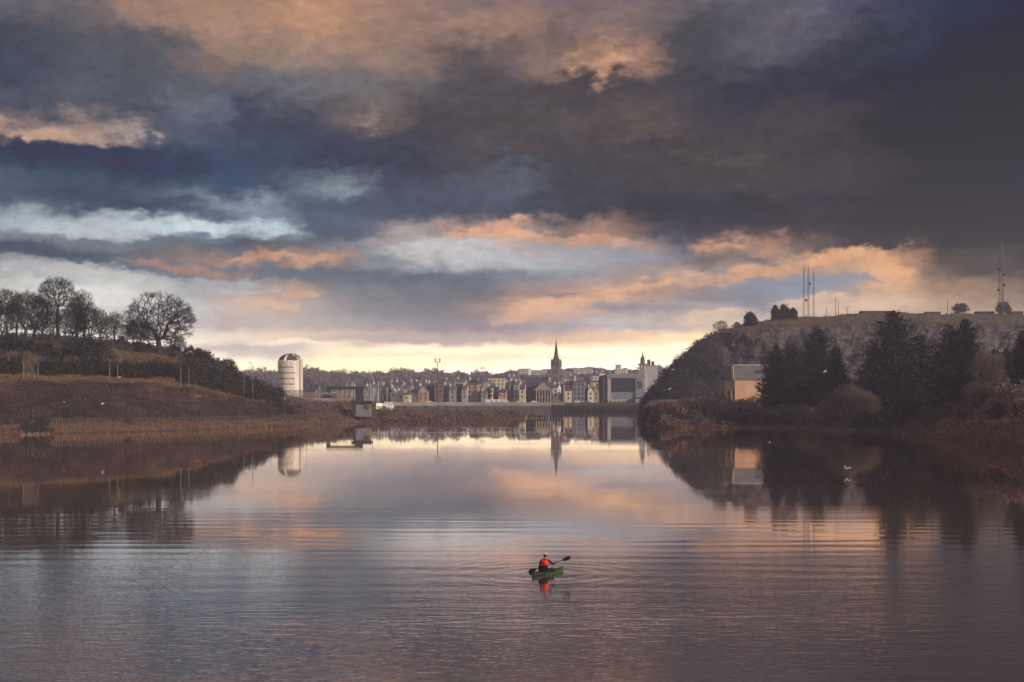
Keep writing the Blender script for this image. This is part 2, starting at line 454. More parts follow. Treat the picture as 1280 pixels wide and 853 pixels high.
# ------------------------------------------------------------------ materials
def mat(name, c1, c2=None, scale=0.5, rough=0.85, spec=0.25, bump=0.0, c3=None, scale3=None, detail=5.0, metal=0.0, stretch=(1, 1, 1), contrast=(0.38, 0.62)):
    m = bpy.data.materials.new(name)
    m.use_nodes = True
    t = m.node_tree
    b = t.nodes["Principled BSDF"]
    b.inputs["Roughness"].default_value = rough
    b.inputs["Specular IOR Level"].default_value = spec
    b.inputs["Metallic"].default_value = metal
    b.inputs["Base Color"].default_value = (*c1, 1)
    if c2 is None:
        c2 = tuple(x * 0.72 for x in c1)
    g = t.nodes.new('ShaderNodeNewGeometry')
    mp = t.nodes.new('ShaderNodeMapping')
    mp.inputs['Scale'].default_value = stretch
    t.links.new(g.outputs['Position'], mp.inputs[0])

    def noise(sc, det):
        n = t.nodes.new('ShaderNodeTexNoise')
        n.inputs['Scale'].default_value = sc
        n.inputs['Detail'].default_value = det
        n.inputs['Roughness'].default_value = 0.6
        t.links.new(mp.outputs[0], n.inputs['Vector'])
        return n

    def mixc(a, bcol, fac):
        r = t.nodes.new('ShaderNodeMapRange')
        r.inputs[1].default_value, r.inputs[2].default_value = contrast
        t.links.new(fac, r.inputs[0])
        x = t.nodes.new('ShaderNodeMix')
        x.data_type = 'RGBA'
        t.links.new(r.outputs[0], x.inputs[0])
        if isinstance(a, tuple):
            x.inputs[6].default_value = (*a, 1)
        else:
            t.links.new(a, x.inputs[6])
        x.inputs[7].default_value = (*bcol, 1)
        return x.outputs[2]

    n1 = noise(scale, detail)
    out = mixc(c1, c2, n1.outputs['Fac'])
    if c3 is not None:
        n3 = noise(scale3 or scale * 0.3, 4.0)
        out = mixc(out, c3, n3.outputs['Fac'])
    t.links.new(out, b.inputs['Base Color'])
    if bump:
        nb = noise(scale * 3, 8.0)
        bp = t.nodes.new('ShaderNodeBump')
        bp.inputs['Strength'].default_value = 0.8
        bp.inputs['Distance'].default_value = bump
        t.links.new(nb.outputs['Fac'], bp.inputs['Height'])
        t.links.new(bp.outputs[0], b.inputs['Normal'])
    return m


def glow_free_glass(name, c):
    return mat(name, c, tuple(x * 0.6 for x in c), 0.2, rough=0.12, spec=0.6)


M_ = {
    'bark': mat('bark', (0.06, 0.048, 0.044), (0.036, 0.03, 0.028), 1.5),
    'twig': mat('twig', (0.034, 0.026, 0.025), (0.026, 0.020, 0.020), 0.8),
    'conifer': mat('conifer', (0.023, 0.027, 0.025), (0.013, 0.016, 0.018), 0.35, c3=(0.032, 0.029, 0.024), scale3=0.12),
    'conifer_brown': mat('conifer_brown', (0.058, 0.054, 0.040), (0.034, 0.033, 0.028), 0.4),
    'evergreen': mat('evergreen', (0.034, 0.036, 0.030), (0.020, 0.022, 0.023), 0.4, c3=(0.046, 0.036, 0.032), scale3=0.15),
    'brush': mat('brush', (0.19, 0.125, 0.11), (0.11, 0.078, 0.074), 0.25, c3=(0.13, 0.10, 0.08), scale3=0.1),
    'brush_red': mat('brush_red', (0.27, 0.135, 0.11), (0.15, 0.085, 0.075), 0.25),
    'brush_dark': mat('brush_dark', (0.085, 0.072, 0.070), (0.05, 0.046, 0.05), 0.4),
    'bracken': mat('bracken', (0.125, 0.076, 0.070), (0.070, 0.046, 0.048), 0.10, c3=(0.056, 0.038, 0.042), scale3=0.045, detail=8, contrast=(0.43, 0.57)),
    'grass_rust': mat('grass_rust', (0.23, 0.135, 0.075), (0.15, 0.092, 0.06), 0.3, c3=(0.15, 0.105, 0.055), scale3=0.08, detail=8),
    'grass_olive': mat('grass_olive', (0.135, 0.105, 0.055), (0.085, 0.07, 0.042), 0.25, c3=(0.14, 0.088, 0.052), scale3=0.07),
    'reed': mat('reed', (0.23, 0.145, 0.095), (0.13, 0.085, 0.062), 0.6, c3=(0.18, 0.10, 0.075), scale3=0.08),
    'mud': mat('mud', (0.10, 0.075, 0.06), (0.06, 0.045, 0.04), 0.5, rough=0.6),
    'rock': mat('rock', (0.16, 0.125, 0.12), (0.065, 0.056, 0.06), 0.30, c3=(0.095, 0.08, 0.08), scale3=0.07, bump=0.9, detail=9),
    'pale_rock': mat('pale_rock', (0.5, 0.46, 0.42), (0.3, 0.27, 0.25), 0.6, bump=0.2),
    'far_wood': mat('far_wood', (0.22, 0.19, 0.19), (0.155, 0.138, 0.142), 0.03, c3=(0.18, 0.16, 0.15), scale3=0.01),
    'slate': mat('slate', (0.13, 0.13, 0.15), (0.09, 0.09, 0.105), 0.8, rough=0.6),
    'slate_dark': mat('slate_dark', (0.085, 0.082, 0.098), (0.06, 0.058, 0.07), 0.8, rough=0.6),
    'roof_red': mat('roof_red', (0.22, 0.10, 0.075), (0.14, 0.07, 0.055), 0.8),
    'roof_brown': mat('roof_brown', (0.10, 0.075, 0.066), (0.07, 0.05, 0.045), 0.8),
    'white': mat('white_render', (0.72, 0.69, 0.64), (0.58, 0.55, 0.51), 0.4),
    'cream': mat('cream_render', (0.66, 0.57, 0.40), (0.55, 0.46, 0.32), 0.4),
    'tan': mat('tan_render', (0.46, 0.37, 0.28), (0.36, 0.29, 0.23), 0.4),
    'grey': mat('grey_render', (0.30, 0.29, 0.29), (0.22, 0.21, 0.22), 0.4),
    'pale_grey': mat('pale_grey_render', (0.48, 0.46, 0.45), (0.38, 0.36, 0.36), 0.3),
    'bluegrey': mat('bluegrey_render', (0.24, 0.26, 0.31), (0.17, 0.18, 0.23), 0.4),
    'navy': mat('navy_render', (0.09, 0.10, 0.14), (0.06, 0.065, 0.095), 0.4),
    'charcoal': mat('charcoal_render', (0.085, 0.078, 0.08), (0.055, 0.05, 0.055), 0.4),
    'pink': mat('pink_brick', (0.40, 0.27, 0.23), (0.31, 0.20, 0.18), 0.6),
    'brick': mat('dark_brick', (0.20, 0.125, 0.11), (0.14, 0.09, 0.085), 0.6),
    'orange': mat('orange_render', (0.56, 0.34, 0.23), (0.46, 0.28, 0.19), 0.3),
    'pane': mat('window_pane', (0.07, 0.072, 0.085), (0.05, 0.052, 0.065), 0.2, rough=0.15, spec=0.5),
    'stone': mat('stone', (0.24, 0.20, 0.19), (0.16, 0.135, 0.13), 0.5, bump=0.1),
    'dark_stone': mat('dark_stone', (0.12, 0.105, 0.10), (0.075, 0.066, 0.066), 0.4, bump=0.1),
    'concrete': mat('concrete', (0.42, 0.39, 0.36), (0.32, 0.29, 0.27), 0.3, c3=(0.26, 0.22, 0.2), scale3=0.07),
    'silo': mat('silo_concrete', (0.84, 0.81, 0.76), (0.74, 0.69, 0.63), 0.45, c3=(0.58, 0.50, 0.43), scale3=0.35, stretch=(1, 1, 0.16)),
    'rust': mat('rust', (0.16, 0.075, 0.045), (0.09, 0.05, 0.04), 1.0),
    'steel_dark': mat('dark_steel', (0.05, 0.05, 0.058), (0.035, 0.035, 0.04), 1.0, rough=0.5),
    'steel': mat('galvanised_steel', (0.24, 0.23, 0.23), (0.18, 0.175, 0.175), 1.0, rough=0.5, metal=0.3),
    'timber': mat('weathered_timber', (0.055, 0.045, 0.04), (0.03, 0.026, 0.024), 1.0),
    'post': mat('fence_post', (0.22, 0.18, 0.16), (0.14, 0.115, 0.105), 1.0),
    'white_paint': mat('white_paint', (0.80, 0.79, 0.77), (0.72, 0.71, 0.69), 0.8, rough=0.4, spec=0.4),
    'red_paint': mat('red_paint', (0.38, 0.12, 0.07), (0.30, 0.10, 0.055), 0.8, rough=0.45),
    'mast': mat('sunlit_mast', (0.62, 0.44, 0.30), (0.5, 0.35, 0.24), 0.8, rough=0.45),  # warm sunlight on the masts is put into this colour
    'copper': mat('copper_green', (0.10, 0.14, 0.14), (0.06, 0.085, 0.09), 0.4, rough=0.5),
    'tyre': mat('tyre', (0.025, 0.025, 0.027)),
    'car_grey': mat('car_grey', (0.22, 0.23, 0.25), None, rough=0.3, spec=0.5),
    'car_red': mat('car_red', (0.35, 0.04, 0.035), None, rough=0.3, spec=0.5),
    'feather': mat('white_feather', (0.80, 0.80, 0.80), (0.6, 0.6, 0.62), 3.0),
    'crow': mat('black_feather', (0.02, 0.02, 0.022)),
}


def crack_rock(m):
    """ledges and joints: a dark net of cracks through the quarried face"""
    t = m.node_tree
    b = t.nodes["Principled BSDF"]
    src = b.inputs["Base Color"].links[0].from_socket
    g = t.nodes.new('ShaderNodeNewGeometry')
    mp = t.nodes.new('ShaderNodeMapping')
    mp.inputs['Scale'].default_value = (0.16, 0.16, 0.30)
    mp.inputs['Rotation'].default_value = (0, R(14), 0)
    t.links.new(g.outputs['Position'], mp.inputs[0])
    n = t.nodes.new('ShaderNodeTexNoise')
    n.inputs['Scale'].default_value = 0.35
    t.links.new(g.outputs['Position'], n.inputs['Vector'])
    ad = t.nodes.new('ShaderNodeVectorMath')
    ad.operation = 'ADD'
    t.links.new(mp.outputs[0], ad.inputs[0])
    t.links.new(n.outputs['Color'], ad.inputs[1])
    vo = t.nodes.new('ShaderNodeTexVoronoi')
    vo.feature = 'DISTANCE_TO_EDGE'
    vo.inputs['Scale'].default_value = 1.6
    t.links.new(ad.outputs[0], vo.inputs['Vector'])
    r = t.nodes.new('ShaderNodeMapRange')
    r.inputs[1].default_value, r.inputs[2].default_value = 0.0, 0.16
    r.inputs[3].default_value, r.inputs[4].default_value = 0.40, 1.0
    t.links.new(vo.outputs['Distance'], r.inputs[0])
    x = t.nodes.new('ShaderNodeVectorMath')
    x.operation = 'SCALE'
    t.links.new(src, x.inputs[0])
    t.links.new(r.outputs[0], x.inputs[3])
    t.links.new(x.outputs[0], b.inputs["Base Color"])


crack_rock(M_['rock'])
# ------------------------------------------------------------------ terrain
class Land:
    """a bank described by columns: for each bearing, rows of (depth, height) from the water's edge inland"""

    def __init__(s, rows_of, x0, x1, step, sub, rough=0.3, seed=0, bump_rows=None):
        s.rows_of, s.x0, s.x1 = rows_of, x0, x1
        s.rough, s.seed = rough, seed
        s.bump_rows = bump_rows
        s.step, s.sub = step, sub

    def at(s, px, t):
        rows = s.rows_of(px)
        t = max(0.0, min(t, len(rows) - 1.0001))
        i = int(t)
        k = t - i
        (Ya, za), (Yb, zb) = rows[i], rows[i + 1]
        Y = Ya + (Yb - Ya) * k
        z = za + (zb - za) * k
        X = PX(px, Y)
        r = s.rough if s.bump_rows is None else s.rough * interp(s.bump_rows, t)
        if t > 1.0:
            q = Vector((X * 0.09, Y * 0.09, s.seed))
            z += (mnoise.fractal(q, 1.0, 2.0, 4)) * r
        return Vector((X, Y, z))

    def mesh(s, name, mats, pick=None):
        n = len(s.rows_of(s.x0))
        cols = int((s.x1 - s.x0) / s.step) + 1
        rws = (n - 1) * s.sub + 1
        vs = []
        for c in range(cols):
            px = s.x0 + c * s.step
            for r in range(rws):
                vs.append(s.at(px, r / s.sub))
        mb = MB()
        fs, mi = [], []
        for c in range(cols - 1):
            for r in range(rws - 1):
                a = c * rws + r
                fs.append((a, a + rws, a + rws + 1, a + 1))
                mi.append(pick(s.x0 + (c + 0.5) * s.step, (r + 0.5) / s.sub) if pick else 0)
        mb.v = [tuple(v) for v in vs]
        mb.f = fs
        mb.m = mi
        o = mb.build(name, mats, smooth=True)
        tag(o, kind='structure')
        return o


# ---- the left bank: reed fringe, railway fence, bracken bank, grass terrace, wooded ridge
L_SH = [(-700, 190), (-400, 230), (0, 305), (60, 318), (130, 332), (200, 347), (240, 356), (280, 368), (310, 381), (345, 395), (372, 408), (405, 425), (440, 450), (470, 470)]
L_A = [(-700, 478), (0, 480), (130, 481), (200, 484), (240, 489), (280, 497), (310, 502), (345, 507), (372, 510), (470, 513)]
L_B = [(-700, 468), (0, 470), (130, 471), (200, 474), (240, 478), (280, 489), (310, 497), (345, 503), (372, 506), (470, 509)]
L_C = [(-700, 445), (0, 450), (130, 452), (200, 458), (240, 462), (280, 477), (310, 490), (345, 499), (372, 503), (470, 506)]
L_D = [(-700, 415), (0, 424), (60, 424), (130, 429), (170, 433), (200, 440), (215, 443), (240, 446), (262, 455), (280, 464), (310, 483), (345, 497), (372, 502), (470, 505)]


def left_rows(px):
    y = interp(L_SH, px)
    zD = PZ(interp(L_D, px), y + 95)
    return [(y - 4, -1.2), (y, 0.12), (y + 13, 1.3), (y + 17, 2.0), (y + 30, PZ(interp(L_A, px), y + 30)), (y + 42, PZ(interp(L_B, px), y + 42)),
            (y + 62, PZ(interp(L_C, px), y + 62)), (y + 95, zD), (y + 140, zD - 1.0), (y + 330, max(2.0, zD - 12))]


left = Land(left_rows, -700, 470, 6, 5, rough=1.0, seed=1, bump_rows=[(1, 0.1), (3, 0.4), (4, 1.0), (6, 1.0), (9, 1.5)])


def left_pick(px, t):
    if t < 1.15:
        return 0
    if t < 2.9:
        return 1
    if t < 4.0:
        return 2
    if t < 5.1:
        return 3
    if px > 236:
        return 5
    return 4


left.mesh("left_bank", [M_['mud'], M_['reed'], M_['bracken'], M_['grass_rust'], M_['grass_olive'], M_['brush_dark']], left_pick)

# ---- the low spit in mid river and the flat ground of the boatyard
S_SH = [(360, 418), (405, 425), (450, 463), (500, 476), (550, 484), (600, 502), (640, 528), (652, 548), (656, 560)]
S_BK = [(360, 800), (480, 800), (500, 640), (560, 600), (640, 585), (656, 570)]


def spit_rows(px):
    y = interp(S_SH, px)
    b = max(interp(S_BK, px), y + 8)
    h = 1.0 if px < 640 else max(0.1, (656 - px) / 16.0)
    return [(y - 3, -1.0), (y, 0.08), (y + (b - y) * 0.1, 0.8 * h), (y + (b - y) * 0.4, 1.6 * h), (y + (b - y) * 0.8, 1.9 * h), (b, 1.2 * h), (b + 6, -1.0)]


spit = Land(spit_rows, 366, 656, 4, 4, rough=0.35, seed=5)
spit.mesh("river_spit", [M_['mud'], M_['bracken']], lambda px, t: 0 if t < 1.3 else 1)

# ---- the right bank: low shore, brushy slope
R_SH = [(796, 470), (803, 440), (815, 405), (830, 378), (900, 382), (960, 384), (1050, 350), (1110, 338), (1180, 285), (1240, 240), (1280, 212), (1340, 185), (1420, 160), (1700, 120)]
R_3 = [(796, 521), (830, 522), (1050, 524), (1110, 526), (1180, 528), (1240, 527), (1280, 527), (1400, 545), (1700, 562)]
R_4 = [(796, 517), (830, 512), (900, 506), (960, 506), (1050, 508), (1110, 511), (1180, 506), (1240, 491), (1280, 484), (1320, 500), (1400, 530), (1700, 556)]
R_5 = [(796, 514), (830, 506), (900, 499), (960, 498), (1110, 496), (1200, 488), (1280, 479), (1320, 494), (1400, 518), (1700, 545)]


def right_rows(px):
    y = interp(R_SH, px)
    h = min(1.0, max(0.0, (px - 796) / 14.0))
    w = [(y - 4, -1.2), (y, 0.10), (y + 7, 1.0), (y + 18, PZ(interp(R_3, px), y + 18)), (y + 42, PZ(interp(R_4, px), y + 42)),
         (y + 85, PZ(interp(R_5, px), y + 85)), (max(y + 150, 540), 7.0), (max(y + 250, 640), 6.0)]
    if h < 1:
        w = [(Y, -1.2 + (z + 1.2) * h) for Y, z in w]
    return w


right = Land(right_rows, 794, 1700, 6, 5, rough=0.9, seed=9, bump_rows=[(1, 0.1), (3, 0.6), (6, 1.0)])


def right_pick(px, t):
    if t < 1.2:
        return 0
    if t < 3.0 and px > 1060:
        return 1
    return 2


right.mesh("right_bank", [M_['mud'], M_['reed'], M_['brush_red']], right_pick)

# ---- the quarried rock hill behind the right bank
H_S = [(804, 508), (812, 496), (820, 484), (835, 468), (850, 453), (870, 436), (890, 421), (905, 412), (925, 407), (945, 402), (965, 398), (1030, 395), (1110, 392), (1200, 393), (1280, 394), (1700, 398)]


def hill_rows(px):
    crest = PZ(interp(H_S, px), 650)
    k = min(1.0, max(0.0, (px - 890) / 60.0))
    rim = PZ(interp(H_S, px) + 3 + 9 * k, 588)
    b = 1.0 - 0.35 * k
    return [(535, -1.0), (548, rim * 0.12), (560 + 6 * b, rim * 0.40), (570 + 8 * b, rim * 0.72), (588, rim), (650, crest), (690, crest - 3), (770, max(0.5, crest - 38))]


class Hill(Land):
    def at(s, px, t):
        p = super().at(px, t)
        if 0.8 < t < 4.7:
            k = min(1.0, (t - 0.8) / 0.6) * min(1.0, (4.7 - t) / 0.5)
            q = Vector((p.x * 0.05, p.z * 0.16, 2.0))
            p.y += (mnoise.hetero_terrain(q, 0.9, 2.1, 6, 0.6) - 0.7) * 4.2 * k + mnoise.noise(Vector((p.x * 0.22, p.z * 0.3, 7))) * 2.2 * k
            q2 = Vector((p.x * 0.5, p.z * 0.8, 3))
            p.y += abs(mnoise.noise(q2)) * 1.6 * k
            p.z += mnoise.noise(Vector((p.x * 0.35, p.z * 0.2, 11))) * 0.9 * k
        return p


hill = Hill(hill_rows, 800, 1700, 2.5, 9, rough=0.9, seed=14)


def hill_pick(px, t):
    wob = 0.35 * mnoise.noise(Vector((px * 0.03, t * 3, 1)))
    if px < 888 + 40 * wob or t < 1.0 + wob or mnoise.noise(Vector((px * 0.05, t * 1.7, 6))) > 0.34:
        return 1
    if t > 4.15 + 0.6 * wob:
        return 2
    return 0


hill_o = hill.mesh("rocky_hill", [M_['rock'], M_['brush_dark'], M_['grass_olive']], hill_pick)

for f_ in hill_o.data.polygons:
    f_.use_smooth = f_.material_index != 0


# ---- the rising ground under the town and the wooded hills behind it
T_S = [(100, 472), (270, 481), (330, 480), (400, 482), (470, 480), (520, 477), (580, 476), (610, 476), (640, 468), (690, 466), (740, 464), (800, 467), (900, 468), (1200, 470)]


def town_rows(px):
    return [(926, 4.2), (960, 4.4), (1040, 7.0), (1150, 13.0), (1400, 24.0), (1800, PZ(interp(T_S, px), 1800)), (2100, 36.0)]


town = Land(town_rows, 100, 1200, 8, 3, rough=0.6, seed=20)
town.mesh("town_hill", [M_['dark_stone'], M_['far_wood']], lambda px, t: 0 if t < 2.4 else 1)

# ---- the river
mb = MB()
mb.add([(-4000, -600, 0), (4000, -600, 0), (4000, 7000, 0), (-4000, 7000, 0)], [(0, 1, 2, 3)])


def water_material():
    m = bpy.data.materials.new("river_water")
    m.use_nodes = True
    t = m.node_tree
    b = t.nodes["Principled BSDF"]
    b.inputs["Base Color"].default_value = (0.130, 0.080, 0.072, 1)
    b.inputs["Roughness"].default_value = 0.03
    b.inputs["IOR"].default_value = 1.33
    b.inputs["Specular Tint"].default_value = (1.0, 0.92, 0.82, 1)
    g = t.nodes.new('ShaderNodeNewGeometry')

    def noise(sx, sy, det, w=0.0, dist=0.0):
        mp = t.nodes.new('ShaderNodeMapping')
        mp.inputs['Scale'].default_value = (sx, sy, 1)
        mp.inputs['Location'].default_value = (w, w * 0.7, w)
        mp.inputs['Rotation'].default_value = (0, 0, R(w))
        t.links.new(g.outputs['Position'], mp.inputs[0])
        n = t.nodes.new('ShaderNodeTexNoise')
        n.inputs['Scale'].default_value = 1.0
        n.inputs['Detail'].default_value = det
        n.inputs['Distortion'].default_value = dist
        t.links.new(mp.outputs[0], n.inputs['Vector'])
        return n.outputs['Fac']

    def ma(op, a, c=None, d=None):
        n = t.nodes.new('ShaderNodeMath')
        n.operation = op
        for i, v in enumerate((a, c, d)):
            if v is None:
                continue
            if isinstance(v, (int, float)):
                n.inputs[i].default_value = v
            else:
                t.links.new(v, n.inputs[i])
        return n.outputs[0]

    def ramp(x, lo, hi, a, c):
        r = t.nodes.new('ShaderNodeMapRange')
        r.interpolation_type = 'SMOOTHSTEP'
        for i, v in enumerate((lo, hi, a, c)):
            r.inputs[i + 1].default_value = v
        t.links.new(x, r.inputs[0])
        return r.outputs[0]

    sp = t.nodes.new('ShaderNodeSeparateXYZ')
    t.links.new(g.outputs['Position'], sp.inputs[0])
    swell = noise(0.05, 0.42, 1.5, 2.0)              # long low ripples lying across the river
    chop = noise(0.55, 1.7, 3.0, 5.0)                # breeze on the near water
    tiny = noise(1.6, 4.5, 2.0, 9.0)
    patch = noise(0.006, 0.035, 3.0, 1.0, 0.6)       # slicks and cat's-paws
    breeze = ramp(patch, 0.42, 0.66, 0.25, 1.0)
    # the breeze reaches the wide near water; the reach below the banks lies sheltered
    open_ = ramp(sp.outputs[1], 44.0, 92.0, 1.0, 0.0)
    ring = ramp(sp.outputs[1], 75.0, 130.0, 1.0, 0.05)
    h = ma('MULTIPLY', swell, ma('MULTIPLY', ring, 0.012))
    # a train of small waves lying square across the river, spent before the sheltered reach
    warpn = noise(0.035, 0.05, 2.0, 13.0)
    train = ma('SINE', ma('ADD', ma('MULTIPLY', sp.outputs[1], 2.35), ma('MULTIPLY', warpn, 16.0)))
    env = ma('MULTIPLY', ramp(sp.outputs[1], 52.0, 72.0, 0.15, 1.0), ramp(sp.outputs[1], 88.0, 106.0, 1.0, 0.02))
    lull = ramp(noise(0.02, 0.05, 2.0, 21.0), 0.35, 0.6, 0.35, 1.0)
    h = ma('ADD', h, ma('MULTIPLY', train, ma('MULTIPLY', ma('MULTIPLY', env, lull), 0.0026)))
    h = ma('ADD', h, ma('MULTIPLY', chop, ma('MULTIPLY', ma('MULTIPLY_ADD', open_, 1.0, 0.012), ma('MULTIPLY', breeze, 0.032))))
    h = ma('ADD', h, ma('MULTIPLY', tiny, ma('MULTIPLY', ma('MULTIPLY_ADD', open_, 1.0, 0.0), 0.010)))
    # rings spreading from the kayak's hull and paddle
    dv = t.nodes.new('ShaderNodeVectorMath')
    dv.operation = 'DISTANCE'
    dv.inputs[1].default_value = (PX(681, 67.4), 67.4, 0)
    t.links.new(g.outputs['Position'], dv.inputs[0])
    dist = dv.outputs['Value']
    rings = ma('MULTIPLY', ma('SINE', ma('MULTIPLY_ADD', chop, 2.5, ma('MULTIPLY', dist, 5.5))), ma('MULTIPLY', ramp(dist, 1.0, 9.0, 1.0, 0.0), 0.0018))
    h = ma('ADD', h, rings)
    bp = t.nodes.new('ShaderNodeBump')
    bp.inputs['Strength'].default_value = 1.0
    bp.inputs['Distance'].default_value = 1.0
    t.links.new(h, bp.inputs['Height'])
    t.links.new(bp.outputs[0], b.inputs['Normal'])
    rr = ramp(patch, 0.40, 0.72, 0.02, 0.065)
    t.links.new(rr, b.inputs['Roughness'])
    gl = t.nodes.new('ShaderNodeBsdfGlossy')
    gl.inputs['Color'].default_value = (0.99, 0.91, 0.84, 1)
    t.links.new(rr, gl.inputs['Roughness'])
    t.links.new(bp.outputs[0], gl.inputs['Normal'])
    mxs = t.nodes.new('ShaderNodeMixShader')
    mxs.inputs[0].default_value = 0.70
    t.links.new(b.outputs[0], mxs.inputs[1])
    t.links.new(gl.outputs[0], mxs.inputs[2])
    t.links.new(mxs.outputs[0], t.nodes['Material Output'].inputs['Surface'])
    return m


tag(mb.build("water", water_material()), kind='structure')

# ---- the evening air
hz = bpy.data.materials.new("haze")
hz.use_nodes = True
hz.node_tree.nodes.clear()
pv = hz.node_tree.nodes.new('ShaderNodeVolumePrincipled')
pv.inputs['Color'].default_value = (0.74, 0.71, 0.98, 1)
pv.inputs['Density'].default_value = HAZE_DENSITY
pv.inputs['Density Attribute'].default_value = ""
pv.inputs['Temperature Attribute'].default_value = ""
pv.inputs['Anisotropy'].default_value = 0.2
ho = hz.node_tree.nodes.new('ShaderNodeOutputMaterial')
hz.node_tree.links.new(pv.outputs[0], ho.inputs['Volume'])
hz.cycles.homogeneous_volume = True
mb = MB()
mb.box(-750, 750, -80, 2250, -4, 92)
tag(mb.build("haze", hz), kind='stuff')
# ------------------------------------------------------------------ vegetation
import numpy as np


def greedy_tree(seed, h, rx, rz, cz, trunk_h, n=650, fork=0.0, flat=0.75, twig=0.032, tips=4):
    """a bare winter tree: every bud in the crown joins the nearest wood; returns trunk mesh and crown mesh"""
    rng = random.Random(seed)
    nodes = [Vector((0, 0, -0.8))]
    parent = [-1]
    lean = Vector((rng.uniform(-0.05, 0.05), rng.uniform(-0.05, 0.05), 1))
    k = 8
    for i in range(1, k + 1):
        nodes.append(Vector((0, 0, -0.8)) + lean * ((trunk_h + 0.8) * i / k) + Vector((rng.gauss(0, 0.05), rng.gauss(0, 0.05), 0)))
        parent.append(i - 1)
    base = nodes[-1].copy()
    lobes = [(Vector((rng.gauss(0, 0.45), rng.gauss(0, 0.45), rng.gauss(0.1, 0.45))), rng.uniform(0.35, 0.6)) for _ in range(15)]
    pts = []
    while len(pts) < n:
        p = Vector((rng.uniform(-1, 1), rng.uniform(-1, 1), rng.uniform(-flat, 1)))
        if p.length > 1 or p.length < 0.25:
            continue
        if rng.random() > 0.35 + 0.65 * p.length:
            continue
        if rng.random() > 0.35 and not any((p - c).length < r for c, r in lobes):
            continue
        pts.append(Vector((p.x * rx, p.y * rx, cz + p.z * rz)))
    pts.sort(key=lambda q: (q - base).length * rng.uniform(0.9, 1.1))
    arr = np.zeros((n + k + 400, 3))
    pathlen = np.zeros(n + k + 400)
    for i, q in enumerate(nodes):
        arr[i] = q
        pathlen[i] = i * (trunk_h + 0.8) / k
    for q in pts:
        m = len(nodes)
        d = np.sqrt(((arr[:m] - np.array(q)) ** 2).sum(axis=1))
        cost = d + 0.18 * pathlen[:m]
        cost[:max(2, int(k * 0.45))] += 50
        j = int(cost.argmin())
        nodes.append(q)
        parent.append(j)
        arr[m] = q
        pathlen[m] = pathlen[j] + d[j]
    cnt = [0] * len(nodes)
    kids = [0] * len(nodes)
    for p_ in parent:
        if p_ >= 0:
            kids[p_] += 1
    for i in range(len(nodes) - 1, -1, -1):
        if kids[i] == 0:
            cnt[i] += 1
        if parent[i] >= 0:
            cnt[parent[i]] += cnt[i]
    rad = [twig * 1.0 * (c ** 0.47) for c in cnt]
    tr, cr = MB(), MB()
    tr.tube(nodes[:k + 1], [max(rad[i], rad[k]) * (1.5 if i == 0 else 1.25 - 0.25 * i / k) for i in range(k + 1)], 8)
    for i in range(k + 1, len(nodes)):
        a, b = nodes[parent[i]], nodes[i]
        mid = (a + b) * 0.5 + Vector((rng.gauss(0, 0.05), rng.gauss(0, 0.05), rng.uniform(-0.02, 0.08))) * (b - a).length
        ra = min(rad[parent[i]], rad[i] * 1.35)
        big = rad[i] > 0.10
        (tr if big else cr).tube([a, mid, b], [ra, (ra + rad[i]) / 2, rad[i] * 0.9], 5 if big else 3, cap=False)
        if cnt[i] <= 3:
            out = (b - a).normalized() * 0.5 + (b - Vector((0, 0, cz - rz * 0.6))).normalized()
            for _ in range(tips):
                d = (out.normalized() + Vector((rng.gauss(0, 0.5), rng.gauss(0, 0.5), rng.gauss(0, 0.45)))).normalized()
                ln = rng.uniform(0.5, 1.25)
                s0 = a.lerp(b, rng.uniform(0.3, 1.0))
                q = s0 + d * ln
                cr.tube([s0, q], [twig * 0.7, twig * 0.35], 3, cap=False)
                d2 = (d + Vector((rng.gauss(0, 0.6), rng.gauss(0, 0.6), rng.gauss(0, 0.5)))).normalized()
                s1 = s0.lerp(q, 0.5)
                cr.tube([s1, s1 + d2 * ln * 0.6], [twig * 0.5, twig * 0.3], 3, cap=False)
    return tr, cr


def bare_tree_proto(name, *a, **k):
    crown_m = k.pop('crown', 'twig')
    tr, cr = greedy_tree(*a, **k)
    root = empty(name, (0, 0, 0))
    tr.build('trunk', M_['bark'], root, smooth=True)
    cr.build('crown', M_[crown_m], root)
    return root


